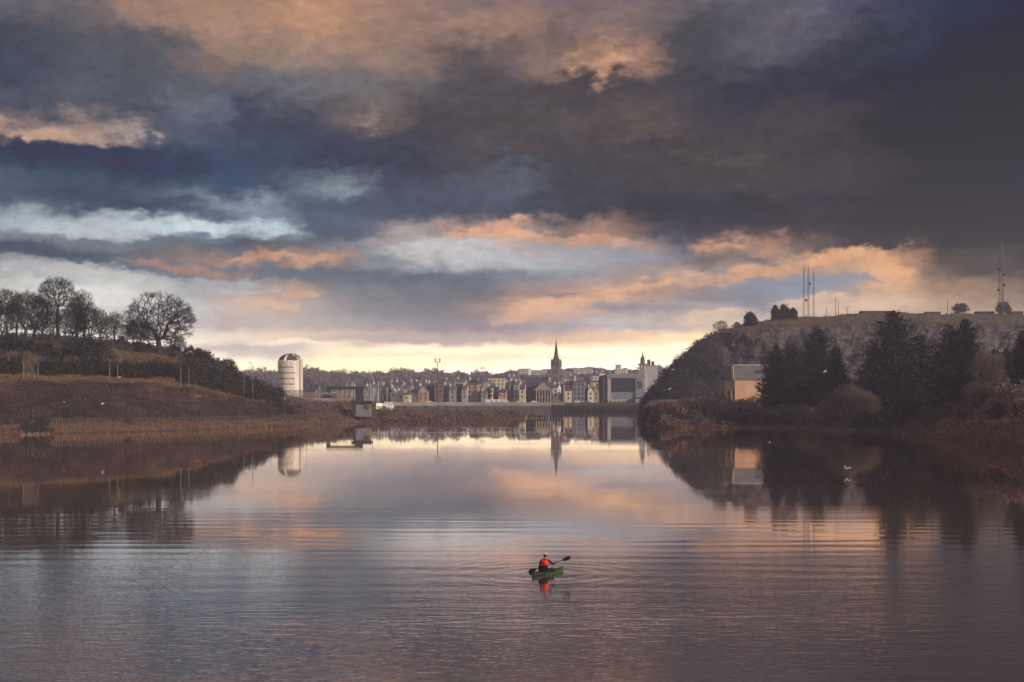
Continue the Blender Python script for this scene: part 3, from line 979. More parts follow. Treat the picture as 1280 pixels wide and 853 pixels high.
def conifer_proto(name, seed, h, rmax, material, shape=0.75, ragged=0.25, lift=0.25, size=0.62, cone=1.0):
    rng = random.Random(seed)
    tr, cr = MB(), MB()
    tr.tube([(0, 0, -1.5), (0, 0, h * 0.5), (rng.uniform(-.2, .2), 0, h * 0.96)], [h * 0.018, h * 0.011, 0.04], 7)
    z = h * 0.05
    while z < h * 0.985:
        k = z / h
        prof = (1 - k) ** shape * (0.55 + 0.45 * min(1, k / 0.16)) if cone else math.sqrt(max(0.02, 1 - (2 * k - 0.9) ** 2))
        nb = max(4, int(10 * prof + 3))
        a0 = rng.uniform(0, 6.28)
        wob = 1 + 0.12 * math.sin(z * 0.9 + seed)
        for b in range(nb):
            a = a0 + b * 6.283 / nb + rng.gauss(0, 0.2)
            ln = rmax * prof * rng.uniform(1 - ragged * 1.6, 1 + ragged) * wob + 0.3
            d = Vector((math.cos(a), math.sin(a), 0))
            tip = Vector((0, 0, z)) + d * ln + Vector((0, 0, ln * lift * rng.uniform(0.3, 1.4)))
            ctrl = Vector((0, 0, z)) + d * ln * 0.6 - Vector((0, 0, ln * 0.08))
            m = max(5, int(ln * 5.6))
            for i in range(m):
                t = (i + rng.random()) / m
                if t < 0.25 and rng.random() < 0.5:
                    continue
                p0 = Vector((0, 0, z))
                p = p0 * (1 - t) ** 2 + ctrl * (2 * t * (1 - t)) + tip * t * t
                sp = 0.16 * ln * (1 - 0.6 * t)
                p += Vector((rng.gauss(0, sp), rng.gauss(0, sp), rng.gauss(0, 0.22)))
                dd = (d + Vector((rng.gauss(0, 0.5), rng.gauss(0, 0.5), rng.uniform(-0.2, 0.9)))).normalized()
                s = size * 0.82 * rng.uniform(0.6, 1.3)
                n = dd.orthogonal().normalized()
                n.rotate(Matrix.Rotation(rng.uniform(0, 6.28), 3, dd))
                cr.add((p + dd * s * 1.2, p - dd * s * 0.4 + n * s * 0.42, p - dd * s * 0.4 - n * s * 0.42), ((0, 1, 2),))
        z += h * 0.0135 + 0.06
    for _ in range(10):
        cr.leaf((rng.gauss(0, 0.15), rng.gauss(0, 0.15), h * rng.uniform(0.95, 1.0)), 0.45, rng, up=2.5, stretch=1.3)
    root = empty(name, (0, 0, 0))
    tr.build('trunk', M_['bark'], root)
    cr.build('crown', material, root)
    return root


def clump_cloud(mb, rng, c, r, clumps, per, size, up=0.0, stretch=1.0, shell=0.55):
    """leaf clumps through an ellipsoid, leaving gaps between them"""
    for _ in range(clumps):
        while True:
            p = Vector((rng.uniform(-1, 1), rng.uniform(-1, 1), rng.uniform(-0.55, 1)))
            if shell < p.length < 1.0:
                break
        q = Vector((c[0] + p.x * r[0], c[1] + p.y * r[1], c[2] + p.z * r[2]))
        cs = rng.uniform(0.16, 0.34)
        for _ in range(per):
            mb.leaf((q.x + rng.gauss(0, cs * r[0] * 0.6), q.y + rng.gauss(0, cs * r[1] * 0.6), q.z + rng.gauss(0, cs * r[2] * 0.55)), size * rng.uniform(0.6, 1.3), rng, up=up, stretch=stretch)


def bush_proto(name, seed, w, h, material, clumps=34, per=26, size=0.28, twiggy=0.0):
    rng = random.Random(seed)
    st, fo = MB(), MB()
    for _ in range(6):
        a = rng.uniform(0, 6.28)
        st.tube([(0, 0, -0.4), (math.cos(a) * w * 0.15, math.sin(a) * w * 0.15, h * 0.35), (math.cos(a) * w * 0.32, math.sin(a) * w * 0.32, h * 0.75)], [0.07, 0.05, 0.02], 4)
    if twiggy < 1:
        clump_cloud(fo, rng, (0, 0, h * 0.42), (w * 0.5, w * 0.45, h * 0.58), clumps, per, size, shell=0.35)
    for _ in range(int(twiggy * 520)):
        a = rng.uniform(0, 6.28)
        rr = abs(rng.gauss(0, 0.42))
        b0 = Vector((math.cos(a) * rr * w * 0.35, math.sin(a) * rr * w * 0.35, rng.uniform(0, 0.35) * h))
        d = Vector((math.cos(a) * rr * 0.9 + rng.gauss(0, 0.3), math.sin(a) * rr * 0.9 + rng.gauss(0, 0.3), 1.0)).normalized()
        ln = h * rng.uniform(0.35, 0.8) * (1.05 - 0.35 * min(1, rr))
        n = d.orthogonal().normalized()
        n.rotate(Matrix.Rotation(rng.uniform(0, 6.28), 3, d))
        t = b0 + d * ln
        bend = Vector((rng.gauss(0, 0.08), rng.gauss(0, 0.08), 0)) * ln
        fo.add((b0 - n * 0.05, b0 + n * 0.05, b0 + d * ln * 0.55 + bend + n * 0.04, t), ((0, 1, 2, 3),))
        for _ in range(3):
            s0 = b0.lerp(t, rng.uniform(0.35, 0.9))
            d2 = (d + Vector((rng.gauss(0, 0.6), rng.gauss(0, 0.6), rng.gauss(0, 0.3)))).normalized()
            fo.add((s0 - n * 0.035, s0 + n * 0.035, s0 + d2 * ln * rng.uniform(0.2, 0.4)), ((0, 1, 2),))
    root = empty(name, (0, 0, 0))
    st.build('stem', M_['bark'], root)
    fo.build('foliage', material, root)
    return root


class Stand:
    """the first placing moves the built plant itself, every later one is a copy"""

    def __init__(s, proto):
        s.p, s.used, s.kids = proto, False, children(proto)

    def put(s, loc, scale, rz, label, cat, group=None):
        o = copy_tree(s.p, s.kids) if s.used else s.p
        s.used = True
        o.location = loc
        o.rotation_euler = (0, 0, rz)
        o.scale = scale if isinstance(scale, tuple) else (scale,) * 3
        for key in ("label", "category", "group"):
            if key in o:
                del o[key]
        return tag(o, label, cat, group)


# ---- winter trees on the left ridge
round_t = Stand(bare_tree_proto('bare_tree', 3, 14, 7.4, 6.6, 7.8, 3.2, n=1500, flat=0.72, twig=0.026, tips=5))
tall_t = Stand(bare_tree_proto('bare_tree', 8, 18, 6.0, 4.7, 13.2, 8.5, n=1100, flat=0.7, twig=0.024, tips=5))
slim_t = Stand(bare_tree_proto('bare_tree', 15, 16, 3.7, 6.4, 9.6, 4.5, n=760, flat=0.85, twig=0.024, tips=5))
loose_t = Stand(bare_tree_proto('bare_tree', 22, 15, 5.4, 6.2, 8.6, 3.4, n=850, flat=0.8, twig=0.024, tips=5))
ridge = "bare trees along the left ridge"


def on_left(px, t, dz=0.0):
    p = left.at(px, t)
    return (p.x, p.y, p.z + dz)


def fit(stand, h0, px, py_top, t, rz, label, wide=1.0, cat="tree", group=ridge):
    p = left.at(px, t)
    top = PZ(py_top, p.y)
    s = (top - p.z) / h0
    stand.put((p.x, p.y, p.z), (s * wide, s * wide, s), rz, label, cat, group)


fit(round_t, 14.6, 199, 365, 6.75, 0.4, "big round-headed bare tree standing alone above the grass at the ridge end", 1.10)
fit(tall_t, 18.2, 73, 346, 6.9, 1.0, "tallest bare tree of the ridge with a flat spreading top", 0.92)
fit(loose_t, 14.9, 31, 362, 6.8, 2.0, "broad bare tree left of the tallest tree on the ridge", 0.95)
fit(slim_t, 16.1, 104, 362, 6.85, 0.5, "slim bare tree directly right of the tallest ridge tree", 1.0)
fit(slim_t, 16.1, 125, 386, 7.0, 2.5, "smaller slim bare tree in the middle of the thin row", 1.05)
fit(slim_t, 16.1, 144, 389, 7.0, 4.1, "last thin bare tree before the gap beside the round tree", 1.15)
fit(tall_t, 18.2, 8, 361, 6.6, 3.3, "bare tree at the left edge of the view on the ridge", 0.9)
fit(loose_t, 14.9, 54, 372, 7.2, 5.0, "low bare tree half hidden behind the tallest ridge tree", 1.0)
fit(loose_t, 14.9, 90, 378, 7.3, 0.9, "bare tree filling the gap right behind the tallest one", 0.9)
fit(loose_t, 14.9, 176, 398, 6.95, 3.0, "small spreading bare tree tucked against the round-headed tree", 1.1)
fit(slim_t, 16.1, -12, 366, 7.0, 3.7, "slim bare tree cut by the left border of the view", 1.1)
fit(slim_t, 16.1, 158, 404, 7.1, 1.4, "thin young bare tree in the gap beside the round tree", 1.1)
for px, top, t, st, h0, rz, lab in ((20, 372, 7.4, slim_t, 16.1, 0.3, "thin bare tree behind the left-edge trees"), (42, 366, 7.5, loose_t, 14.9, 1.3, "bare tree behind the broad one on the ridge"),
                                    (64, 380, 6.6, slim_t, 16.1, 2.2, "thin bare tree in front of the tallest ridge tree's trunk"), (82, 384, 6.7, slim_t, 16.1, 3.0, "thin bare tree right against the tallest ridge tree"),
                                    (97, 374, 7.5, slim_t, 16.1, 4.0, "thin bare tree behind the slim tree right of the tallest"), (114, 380, 6.7, slim_t, 16.1, 5.1, "small slim bare tree between the thin row and the slim tree"),
                                    (134, 394, 7.4, loose_t, 14.9, 5.8, "low bare tree behind the thin row"), (166, 400, 7.3, slim_t, 16.1, 0.1, "thin bare tree just left of the small spreading one"),
                                    (186, 402, 7.2, loose_t, 14.9, 4.6, "low bare tree behind the left side of the round-headed tree"), (2, 378, 7.2, loose_t, 14.9, 2.6, "low bare tree at the left border behind the others")):
    fit(st, h0, px, top, t, rz, lab, 1.0)
fit(round_t, 14.6, 218, 415, 7.0, 2.2, "little bare bush-like tree right under the round-headed tree", 1.0)

# ---- evergreen bushes
ever = Stand(bush_proto('evergreen_bush', 31, 6, 4.5, M_['evergreen'], 46, 30, 0.30))
ever2 = Stand(bush_proto('evergreen_bush', 32, 8, 5.0, M_['evergreen'], 60, 28, 0.32))
dark = Stand(bush_proto('scrub_bush', 33, 5, 3.2, M_['brush_dark'], 40, 26, 0.26))
twig = Stand(bush_proto('brushwood_bush', 34, 5, 3.6, M_['brush'], twiggy=1.0))
red = Stand(bush_proto('brushwood_bush', 35, 5, 3.2, M_['brush_red'], twiggy=1.0))
rng = random.Random(77)
for px, t, s, lab in ((112, 5.95, 1.35, "large dark evergreen bush under the slim ridge trees"),
                      (88, 6.0, 1.2, "dark evergreen bush below the tallest ridge tree"),
                      (60, 6.0, 1.1, "dark evergreen bush below the broad bare tree"),
                      (36, 6.1, 1.25, "rounded evergreen bush low on the wooded slope at left"),
                      (12, 6.3, 1.3, "evergreen bush by the left border of the wooded slope"),
                      (132, 6.1, 0.9, "evergreen bush at the foot of the olive meadow"),
                      (150, 6.95, 0.75, "small evergreen bush between the thin bare trees"),
                      (172, 6.75, 0.8, "clipped-looking evergreen bush left of the round tree's trunk"),
                      (216, 6.9, 0.75, "evergreen bush right of the round tree's trunk"),
                      (236, 6.8, 1.05, "tallest evergreen bush at the start of the dark slope"),
                      (250, 6.75, 0.95, "second evergreen bush on the shoulder of the dark slope"),
                      (283, 6.9, 0.85, "knobbly evergreen bush standing up from the dark slope's skyline")):
    (ever if rng.random() < 0.5 else ever2).put(on_left(px, t, -0.3), (s * rng.uniform(0.9, 1.15), s, s * rng.uniform(0.9, 1.1)), rng.uniform(0, 6.28), lab, "bush", "evergreen bushes on the left hill")


def hedge(px0, px1, t, h, width, seed, label, spiky=0.0, material='evergreen'):
    r = random.Random(seed)
    mb = MB()
    n = int((px1 - px0) * 1.3)
    for i in range(n):
        px = px0 + (px1 - px0) * (i + r.random()) / n
        p = left.at(px, t + r.uniform(-0.12, 0.12))
        hh = h * r.uniform(0.65, 1.1) * (1 + spiky * r.uniform(-0.4, 0.5))
        clump_cloud(mb, r, (p.x, p.y, p.z + hh * 0.40), (width * (0.3 if spiky else 0.6), 1.2, hh * 0.6), 8, 20, 0.30, up=spiky * 1.5, shell=0.2)
    tag(mb.build('hedge', M_[material]), label, "hedge", "hedges along the terrace")


hedge(-30, 27, 5.1, 4.6, 2.4, 1, "row of spiky young conifers above the terrace at far left", 1.0)
hedge(54, 168, 5.15, 4.6, 3.2, 2, "long dark hedge behind the rust grass terrace under the wood")
hedge(168, 238, 5.15, 4.4, 3.2, 3, "dark hedge behind the terrace below the round-headed tree")


def scatter(name, land, n, px0, px1, t0, t1, h, material, seed, label, dens=None, kind='clump', size=0.3, cat="undergrowth", wide=1.3):
    """undergrowth that nobody could count: one object"""
    r = random.Random(seed)
    mb = MB()
    done = 0
    while done < n:
        px, t = r.uniform(px0, px1), r.uniform(t0, t1)
        if dens and r.random() > dens(px, t):
            continue
        p = land.at(px, t)
        lump = 0.55 + 0.9 * max(0, 0.5 + mnoise.noise(Vector((p.x * 0.09, p.y * 0.09, seed))))
        hh = h * r.uniform(0.5, 1.15) * lump
        if kind == 'clump':
            for _ in range(16):
                mb.leaf((p.x + r.gauss(0, wide * 0.5), p.y + r.gauss(0, wide * 0.5), p.z + hh * r.uniform(0.05, 1.0)), size * r.uniform(0.6, 1.4), r)
        else:
            for _ in range(7):
                b0 = Vector((p.x + r.gauss(0, wide * 0.45), p.y + r.gauss(0, wide * 0.45), p.z - 0.1))
                tip = b0 + Vector((r.gauss(0, 0.25), r.gauss(0, 0.25), 1.0)) * hh * r.uniform(0.6, 1.1)
                a = r.uniform(0, 6.28)
                w = Vector((math.cos(a), math.sin(a), 0)) * size * 0.35
                mb.add((b0 - w, b0 + w, tip), ((0, 1, 2),))
        done += 1
    return tag(mb.build(name, M_[material]), label, cat, kind='stuff')


slope_d = lambda px, t: 0.0 if t > 6.0 + (px - 225) / 20.0 and px < 245 else 1.0
scatter('hillside_scrub', left, 3600, 226, 352, 4.6, 7.3, 2.6, 'evergreen', 41, "dark scrub covering the hill's river end", slope_d, size=0.36)
scatter('slope_brush', left, 900, 0, 236, 5.3, 6.2, 1.7, 'brush', 42, "brown brush on the upper slope of the left hill", lambda px, t: 1.0 if px < 128 or t < 5.75 else 0.0, kind='blade', size=0.35)
scatter('ridge_undergrowth', left, 1500, -30, 232, 6.2, 7.2, 1.7, 'brush_dark', 43, "dark undergrowth below the ridge trees", lambda px, t: 1.0 if px < 122 else (1.0 if t > 6.72 else 0.0), size=0.3)
scatter('bracken_patch', left, 7500, -30, 380, 3.0, 4.15, 0.5, 'bracken', 44, "brown winter bracken covering the river bank", None, kind='clump', size=0.15, wide=2.2)
scatter('bramble_patch', left, 700, -30, 330, 3.0, 4.1, 1.0, 'brush_dark', 45, "dull brambles scattered over the bracken bank", lambda px, t: 1.0 if mnoise.noise(Vector((px * 0.022 + t * 0.5, t * 2.4, 4))) > 0.18 else 0.06, size=0.2)
scatter('bank_brambles', left, 520, -30, 340, 3.0, 4.1, 1.5, 'brush', 47, "brown bramble drifts on the bracken bank", lambda px, t: 1.0 if mnoise.noise(Vector((px * 0.018 - t * 0.7, t * 1.6, 12))) > 0.12 else 0.03, size=0.2)
scatter('rust_grass', left, 2600, -30, 330, 4.05, 5.05, 0.55, 'grass_rust', 46, "rust coloured rough grass on the terrace", None, kind='blade', size=0.5)
scatter('meadow_grass', left, 1500, 118, 236, 5.5, 6.7, 0.35, 'grass_olive', 47, "olive and rust meadow grass below the round tree", lambda px, t: 1.0 if px > 128 else 0.4, kind='blade', size=0.5)
scatter('embankment_brush', left, 900, 335, 455, 1.9, 6.5, 1.3, 'brush', 145, "brown brush on the low embankment below the round tower", lambda px, t: 1.0 if mnoise.noise(Vector((px * 0.05, t * 1.1, 2))) > -0.05 else 0.15, size=0.24)
scatter('shore_reeds', left, 3200, -30, 440, 1.02, 2.6, 0.8, 'reed', 48, "pale reeds and rough grass along the left shore", lambda px, t: 1.0 if mnoise.noise(Vector((px * 0.05, t, 9))) > -0.15 else 0.25, kind='blade', size=0.35)
scatter('spit_brush', spit, 2400, 408, 652, 1.05, 3.2, 1.9, 'brush', 49, "brown leafless brush covering the river spit", None, kind='clump', size=0.30)
scatter('spit_reeds', spit, 1300, 380, 652, 1.0, 2.0, 1.0, 'reed', 50, "straw coloured reeds at the edge of the spit", None, kind='blade', size=0.35)
for px, t, s, lab, st in ((434, 1.35, 1.15, "dark twiggy bush on the spit below the boat hoist", dark), (52, 1.15, 1.0, "dark bush overhanging the water on the left shore", dark),
                          (36, 1.2, 0.8, "lower dark bush among stones at the left water's edge", dark), (160, 2.2, 0.6, "dark low bush in front of the railway fence", dark),
                          (352, 4.0, 0.9, "dark bush beside the railway lamp at the bank's end", dark), (366, 3.2, 0.8, "dark bush behind the far end of the railway fence", dark),
                          (560, 1.5, 0.8, "brown bush in the middle of the river spit", twig), (600, 1.6, 0.8, "brown bush near the outer end of the spit", twig), (640, 1.6, 0.75, "last brown bush at the spit's tip", dark),
                          (480, 1.4, 0.9, "brown bush on the spit right of the waterside hut", twig), (520, 1.5, 0.85, "rust coloured bush where the bridge meets the spit", red)):
    land = spit if px > 400 else left
    p = land.at(px, t)
    st.put((p.x, p.y, p.z - 0.2), (s * 1.2, s, s), rng.uniform(0, 6.28), lab, "bush", "bushes along the left water's edge")

# ---- right bank: conifers
con_a = Stand(conifer_proto('conifer', 51, 24, 6.2, M_['conifer'], 0.62, 0.30, 0.35, 0.60))
con_b = Stand(conifer_proto('conifer', 52, 26, 7.8, M_['conifer'], 0.55, 0.34, 0.45, 0.64))
con_c = Stand(conifer_proto('conifer', 53, 22, 6.4, M_['conifer_brown'], 0.50, 0.36, 0.5, 0.60))


def on_right(px, t, dz=0.0):
    p = right.at(px, t)
    return (p.x, p.y, p.z + dz)


def fit_r(stand, h0, px, py_top, t, rz, wide, label, group="conifers on the right bank"):
    p = right.at(px, t)
    s = (PZ(py_top, p.y) - p.z) / h0
    stand.put((p.x, p.y, p.z - 0.2), (s * wide, s * wide, s), rz, label, "tree", group)


fit_r(con_a, 24, 970, 431, 3.5, 0.3, 1.15, "dark conifer in front of the orange building's right end")
fit_r(con_a, 24, 990, 428, 3.7, 1.9, 1.2, "dark conifer in the middle of the clump beside the orange building")
fit_r(con_b, 26, 1022, 411, 3.6, 2.8, 1.12, "tallest conifer of the clump beside the orange building")
fit_r(con_a, 24, 1045, 432, 3.4, 4.2, 1.0, "right-hand conifer of the clump beside the orange building")
fit_r(con_b, 26, 1117, 388, 3.6, 5.1, 1.05, "tallest and broadest dark conifer on the right bank")
fit_r(con_a, 24, 1092, 432, 3.4, 0.7, 1.15, "lower dark conifer at the left foot of the broadest conifer")
fit_r(con_c, 22, 1150, 418, 3.2, 1.2, 1.2, "brownish green conifer in front of the broadest conifer")
fit_r(con_c, 22, 1133, 440, 2.9, 3.9, 1.15, "shorter brownish conifer low on the right bank")
fit_r(con_a, 24, 1187, 404, 3.7, 2.4, 1.0, "slender twin-topped conifer right of the brownish one")
fit_r(con_b, 26, 1207, 398, 3.8, 1.5, 0.85, "dark pointed conifer beside the twin-topped one")
fit_r(con_a, 24, 1278, 412, 4.1, 3.5, 1.1, "dark conifer at the right edge of the view")
fit_r(con_c, 22, 1243, 436, 4.3, 0.2, 1.0, "small dark conifer behind the brush at right")
fit_r(con_a, 24, 1258, 434, 4.4, 0.9, 1.0, "small pointed conifer left of the edge conifer")

sallow = Stand(bare_tree_proto('brush_tree', 44, 9, 4.4, 4.6, 5.0, 0.9, n=800, flat=0.95, twig=0.026, tips=5, crown='brush'))
# brushwood on the right bank
scatter('bank_brush', right, 3900, 800, 1440, 1.5, 4.6, 2.0, 'brush', 61, "brown leafless brush on the right bank", lambda px, t: (0.0 if t < 2.9 else 0.35) if px > 1090 else 1.0, kind='clump', size=0.30)
scatter('bank_bracken', right, 2800, 1060, 1440, 2.0, 4.9, 0.65, 'brush_red', 62, "red brown bracken on the right slope", lambda px, t: 0.0 if px > 1090 and t < 2.85 else 1.0, kind='blade', size=0.45)
scatter('shore_grass', right, 3900, 1080, 1440, 1.02, 2.9, 0.5, 'reed', 63, "rust and olive grass on the right shore", None, kind='blade', size=0.4)
scatter('waterside_reeds', right, 900, 800, 1100, 1.0, 1.8, 0.9, 'reed', 64, "dry reeds at the foot of the right bank", lambda px, t: 1.0 if mnoise.noise(Vector((px * 0.04, 1, 3))) > 0.0 else 0.15, kind='blade', size=0.35)
br = [(812, 2.2, 1.2, dark, "dark bush at the very tip of the right bank"), (826, 2.0, 1.3, dark, "round dark bush second from the tip of the right bank"),
      (846, 2.6, 1.3, red, "rust coloured bush left of the dark thicket on the right bank"), (868, 1.8, 1.2, dark, "dark thicket overhanging the water below the rock hill"),
      (884, 2.8, 1.3, red, "rust coloured bush below the rock hill's foot"), (905, 2.0, 1.4, twig, "brown bush left of the orange building"),
      (928, 1.7, 1.3, dark, "dark bush under the orange building's wall"), (945, 2.4, 1.25, twig, "brown bush right below the orange building"),
      (962, 1.6, 1.4, twig, "pale brown bush at the water below the conifer clump"), (986, 1.7, 1.3, dark, "dark bush at the foot of the conifer clump"),
      (1010, 1.8, 1.4, sallow, "tall brown bush in front of the conifer clump"), (1036, 1.9, 1.6, sallow, "broad brown bush under the clump's right-hand conifer"),
      (1060, 2.2, 2.1, sallow, "high brown bush filling the gap between the conifer clumps"), (1080, 2.0, 1.7, sallow, "brown bush left of the broadest conifer's foot"),
      (1078, 1.5, 1.2, dark, "low dark bush on the water below the gap in the conifers"), (1105, 1.9, 1.4, dark, "dark bush under the broadest conifer"),
      (1128, 2.2, 1.6, sallow, "grey brown bush in front of the broadest conifer"), (1160, 2.4, 1.5, sallow, "brown bush below the brownish conifer"),
      (1190, 3.2, 1.2, red, "red brown bush on the slope below the pointed conifer"), (1222, 3.4, 1.5, sallow, "brown bush left of the pale rubble"),
      (1236, 3.9, 1.9, sallow, "tall hazy brown bush behind the pale rubble"), (1212, 4.0, 1.9, sallow, "tall brown bush right of the pointed conifer"),
      (1205, 3.0, 0.9, red, "small red brown bush near the grass shore"), (1250, 3.1, 0.8, dark, "dark bush on the red slope near the right edge"), (1275, 3.2, 0.8, red, "rust bush at the right edge below the rubble")]
for px, t, s, st, lab in br:
    s = s * rng.uniform(0.38, 0.52) if st is sallow else s
    st.put(on_right(px, t, -0.2), (s * rng.uniform(1.0, 1.3), s, s * rng.uniform(0.9, 1.15)), rng.uniform(0, 6.28), lab, "bush", "bushes on the right bank")

# scrub and ivy on the rock hill
scatter('hill_scrub', hill, 3600, 806, 905, 1.0, 4.3, 2.6, 'brush_dark', 71, "dark scrub and ivy on the river end of the rock hill", lambda px, t: 1.0 if px < 885 else 0.4, kind='clump', size=0.42, wide=2.2)
scatter('cliff_ivy', hill, 420, 890, 1300, 1.0, 3.6, 1.4, 'evergreen', 72, "ivy and bushes hanging on the quarry face", lambda px, t: 1.0 if mnoise.noise(Vector((px * 0.045, t * 1.6, 8))) > 0.12 else 0.0, kind='clump', size=0.4, wide=2.0)
scatter('hilltop_grass', hill, 1100, 900, 1300, 3.9, 5.0, 0.7, 'grass_olive', 73, "olive rough grass on top of the rock hill", None, kind='blade', size=0.6, wide=2.5)


def on_hill(px, t, py_top, stand, h0, wide, rz, label, cat="tree", group="trees on top of the rock hill"):
    p = hill.at(px, t)
    s = (PZ(py_top, p.y) - p.z) / h0
    stand.put((p.x, p.y, p.z - 0.2), (s * wide, s * wide, s), rz, label, cat, group)


dome = Stand(bush_proto('dense_tree', 81, 6, 7, M_['conifer'], 110, 44, 0.36))
sky_bush = Stand(bush_proto('round_bush', 82, 7, 5.6, M_['brush_dark'], 80, 36, 0.30))
on_hill(900, 4.5, 400, loose_t, 14.9, 1.55, 1.0, "wind-shaped bare bush tree on the hill's river edge")
on_hill(921, 4.5, 403, dark, 3.2, 0.9, 0.0, "tiny bush between the bare bush tree and the lone evergreen", "bush")
on_hill(938, 4.6, 390, dome, 7.2, 1.0, 0.6, "small egg-shaped dark evergreen alone on the hilltop")
on_hill(969, 4.8, 382, dome, 7.2, 0.75, 1.6, "left-hand dark evergreen of the hilltop trio")
on_hill(979, 4.8, 381, dome, 7.2, 0.85, 2.9, "tallest dark evergreen of the hilltop trio")
on_hill(991, 4.8, 385, dome, 7.2, 1.0, 4.0, "right-hand rounded evergreen of the hilltop trio")
on_hill(1201, 5.0, 379, sky_bush, 5.6, 1.15, 3.0, "round bush on the skyline above the pointed conifer")
on_hill(1254, 5.0, 377, sky_bush, 5.6, 0.95, 4.4, "round bush at the foot of the tall lattice mast")

# the woods on the far hills read as one mass
r = random.Random(91)
mb = MB()
for i in range(900):
    px = r.uniform(262, 830) if i % 3 else r.uniform(262, 570)
    Y = r.choice((1500, 1650, 1800, 1800)) + r.uniform(-60, 60) if i % 3 else r.uniform(1110, 1500)
    t = 3 + (Y - 1150) / 250 if Y < 1400 else 4 + (Y - 1400) / 400 if Y < 1800 else 5 + (Y - 1800) / 300
    p = town.at(px, t)
    tall = 7 + 7 * max(0, 0.4 + mnoise.noise(Vector((px * 0.035, 3, 3)))) + r.uniform(-2, 3)
    if 612 < px < 800:
        tall *= 0.45
    w = r.uniform(5, 9)
    clump_cloud(mb, r, (p.x, p.y, p.z + tall * 0.45), (w, w * 0.7, tall * 0.6), 14, 22, 0.85, shell=0.2)
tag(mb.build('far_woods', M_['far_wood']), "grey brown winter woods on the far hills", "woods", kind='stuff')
# ------------------------------------------------------------------ the town
QUAY_Z = 4.25
HOUSE_ROT = R(-15)


def ground_at(px, Y):
    rows = town_rows(px)
    for (ya, za), (yb, zb) in zip(rows, rows[1:]):
        if Y <= yb:
            return za + (zb - za) * (Y - ya) / (yb - ya)
    return rows[-1][1]


PANES = {}


def pane_mesh(w, h):
    key = (round(w, 1), round(h, 1))
    if key not in PANES:
        b = MB()
        b.box(-w / 2, w / 2, -0.06, 0.02, 0, h)
        me = bpy.data.meshes.new('window')
        me.from_pydata(b.v, [], b.f)
        me.materials.append(M_['pane'])
        PANES[key] = me
    return PANES[key]


def window(parent, x, y, z, w=1.1, h=1.7, rz=0.0):
    o = bpy.data.objects.new('window', pane_mesh(w, h))
    o.location = (x, y, z)
    o.rotation_euler = (0, 0, rz)
    COL.objects.link(o)
    o.parent = parent
    return o


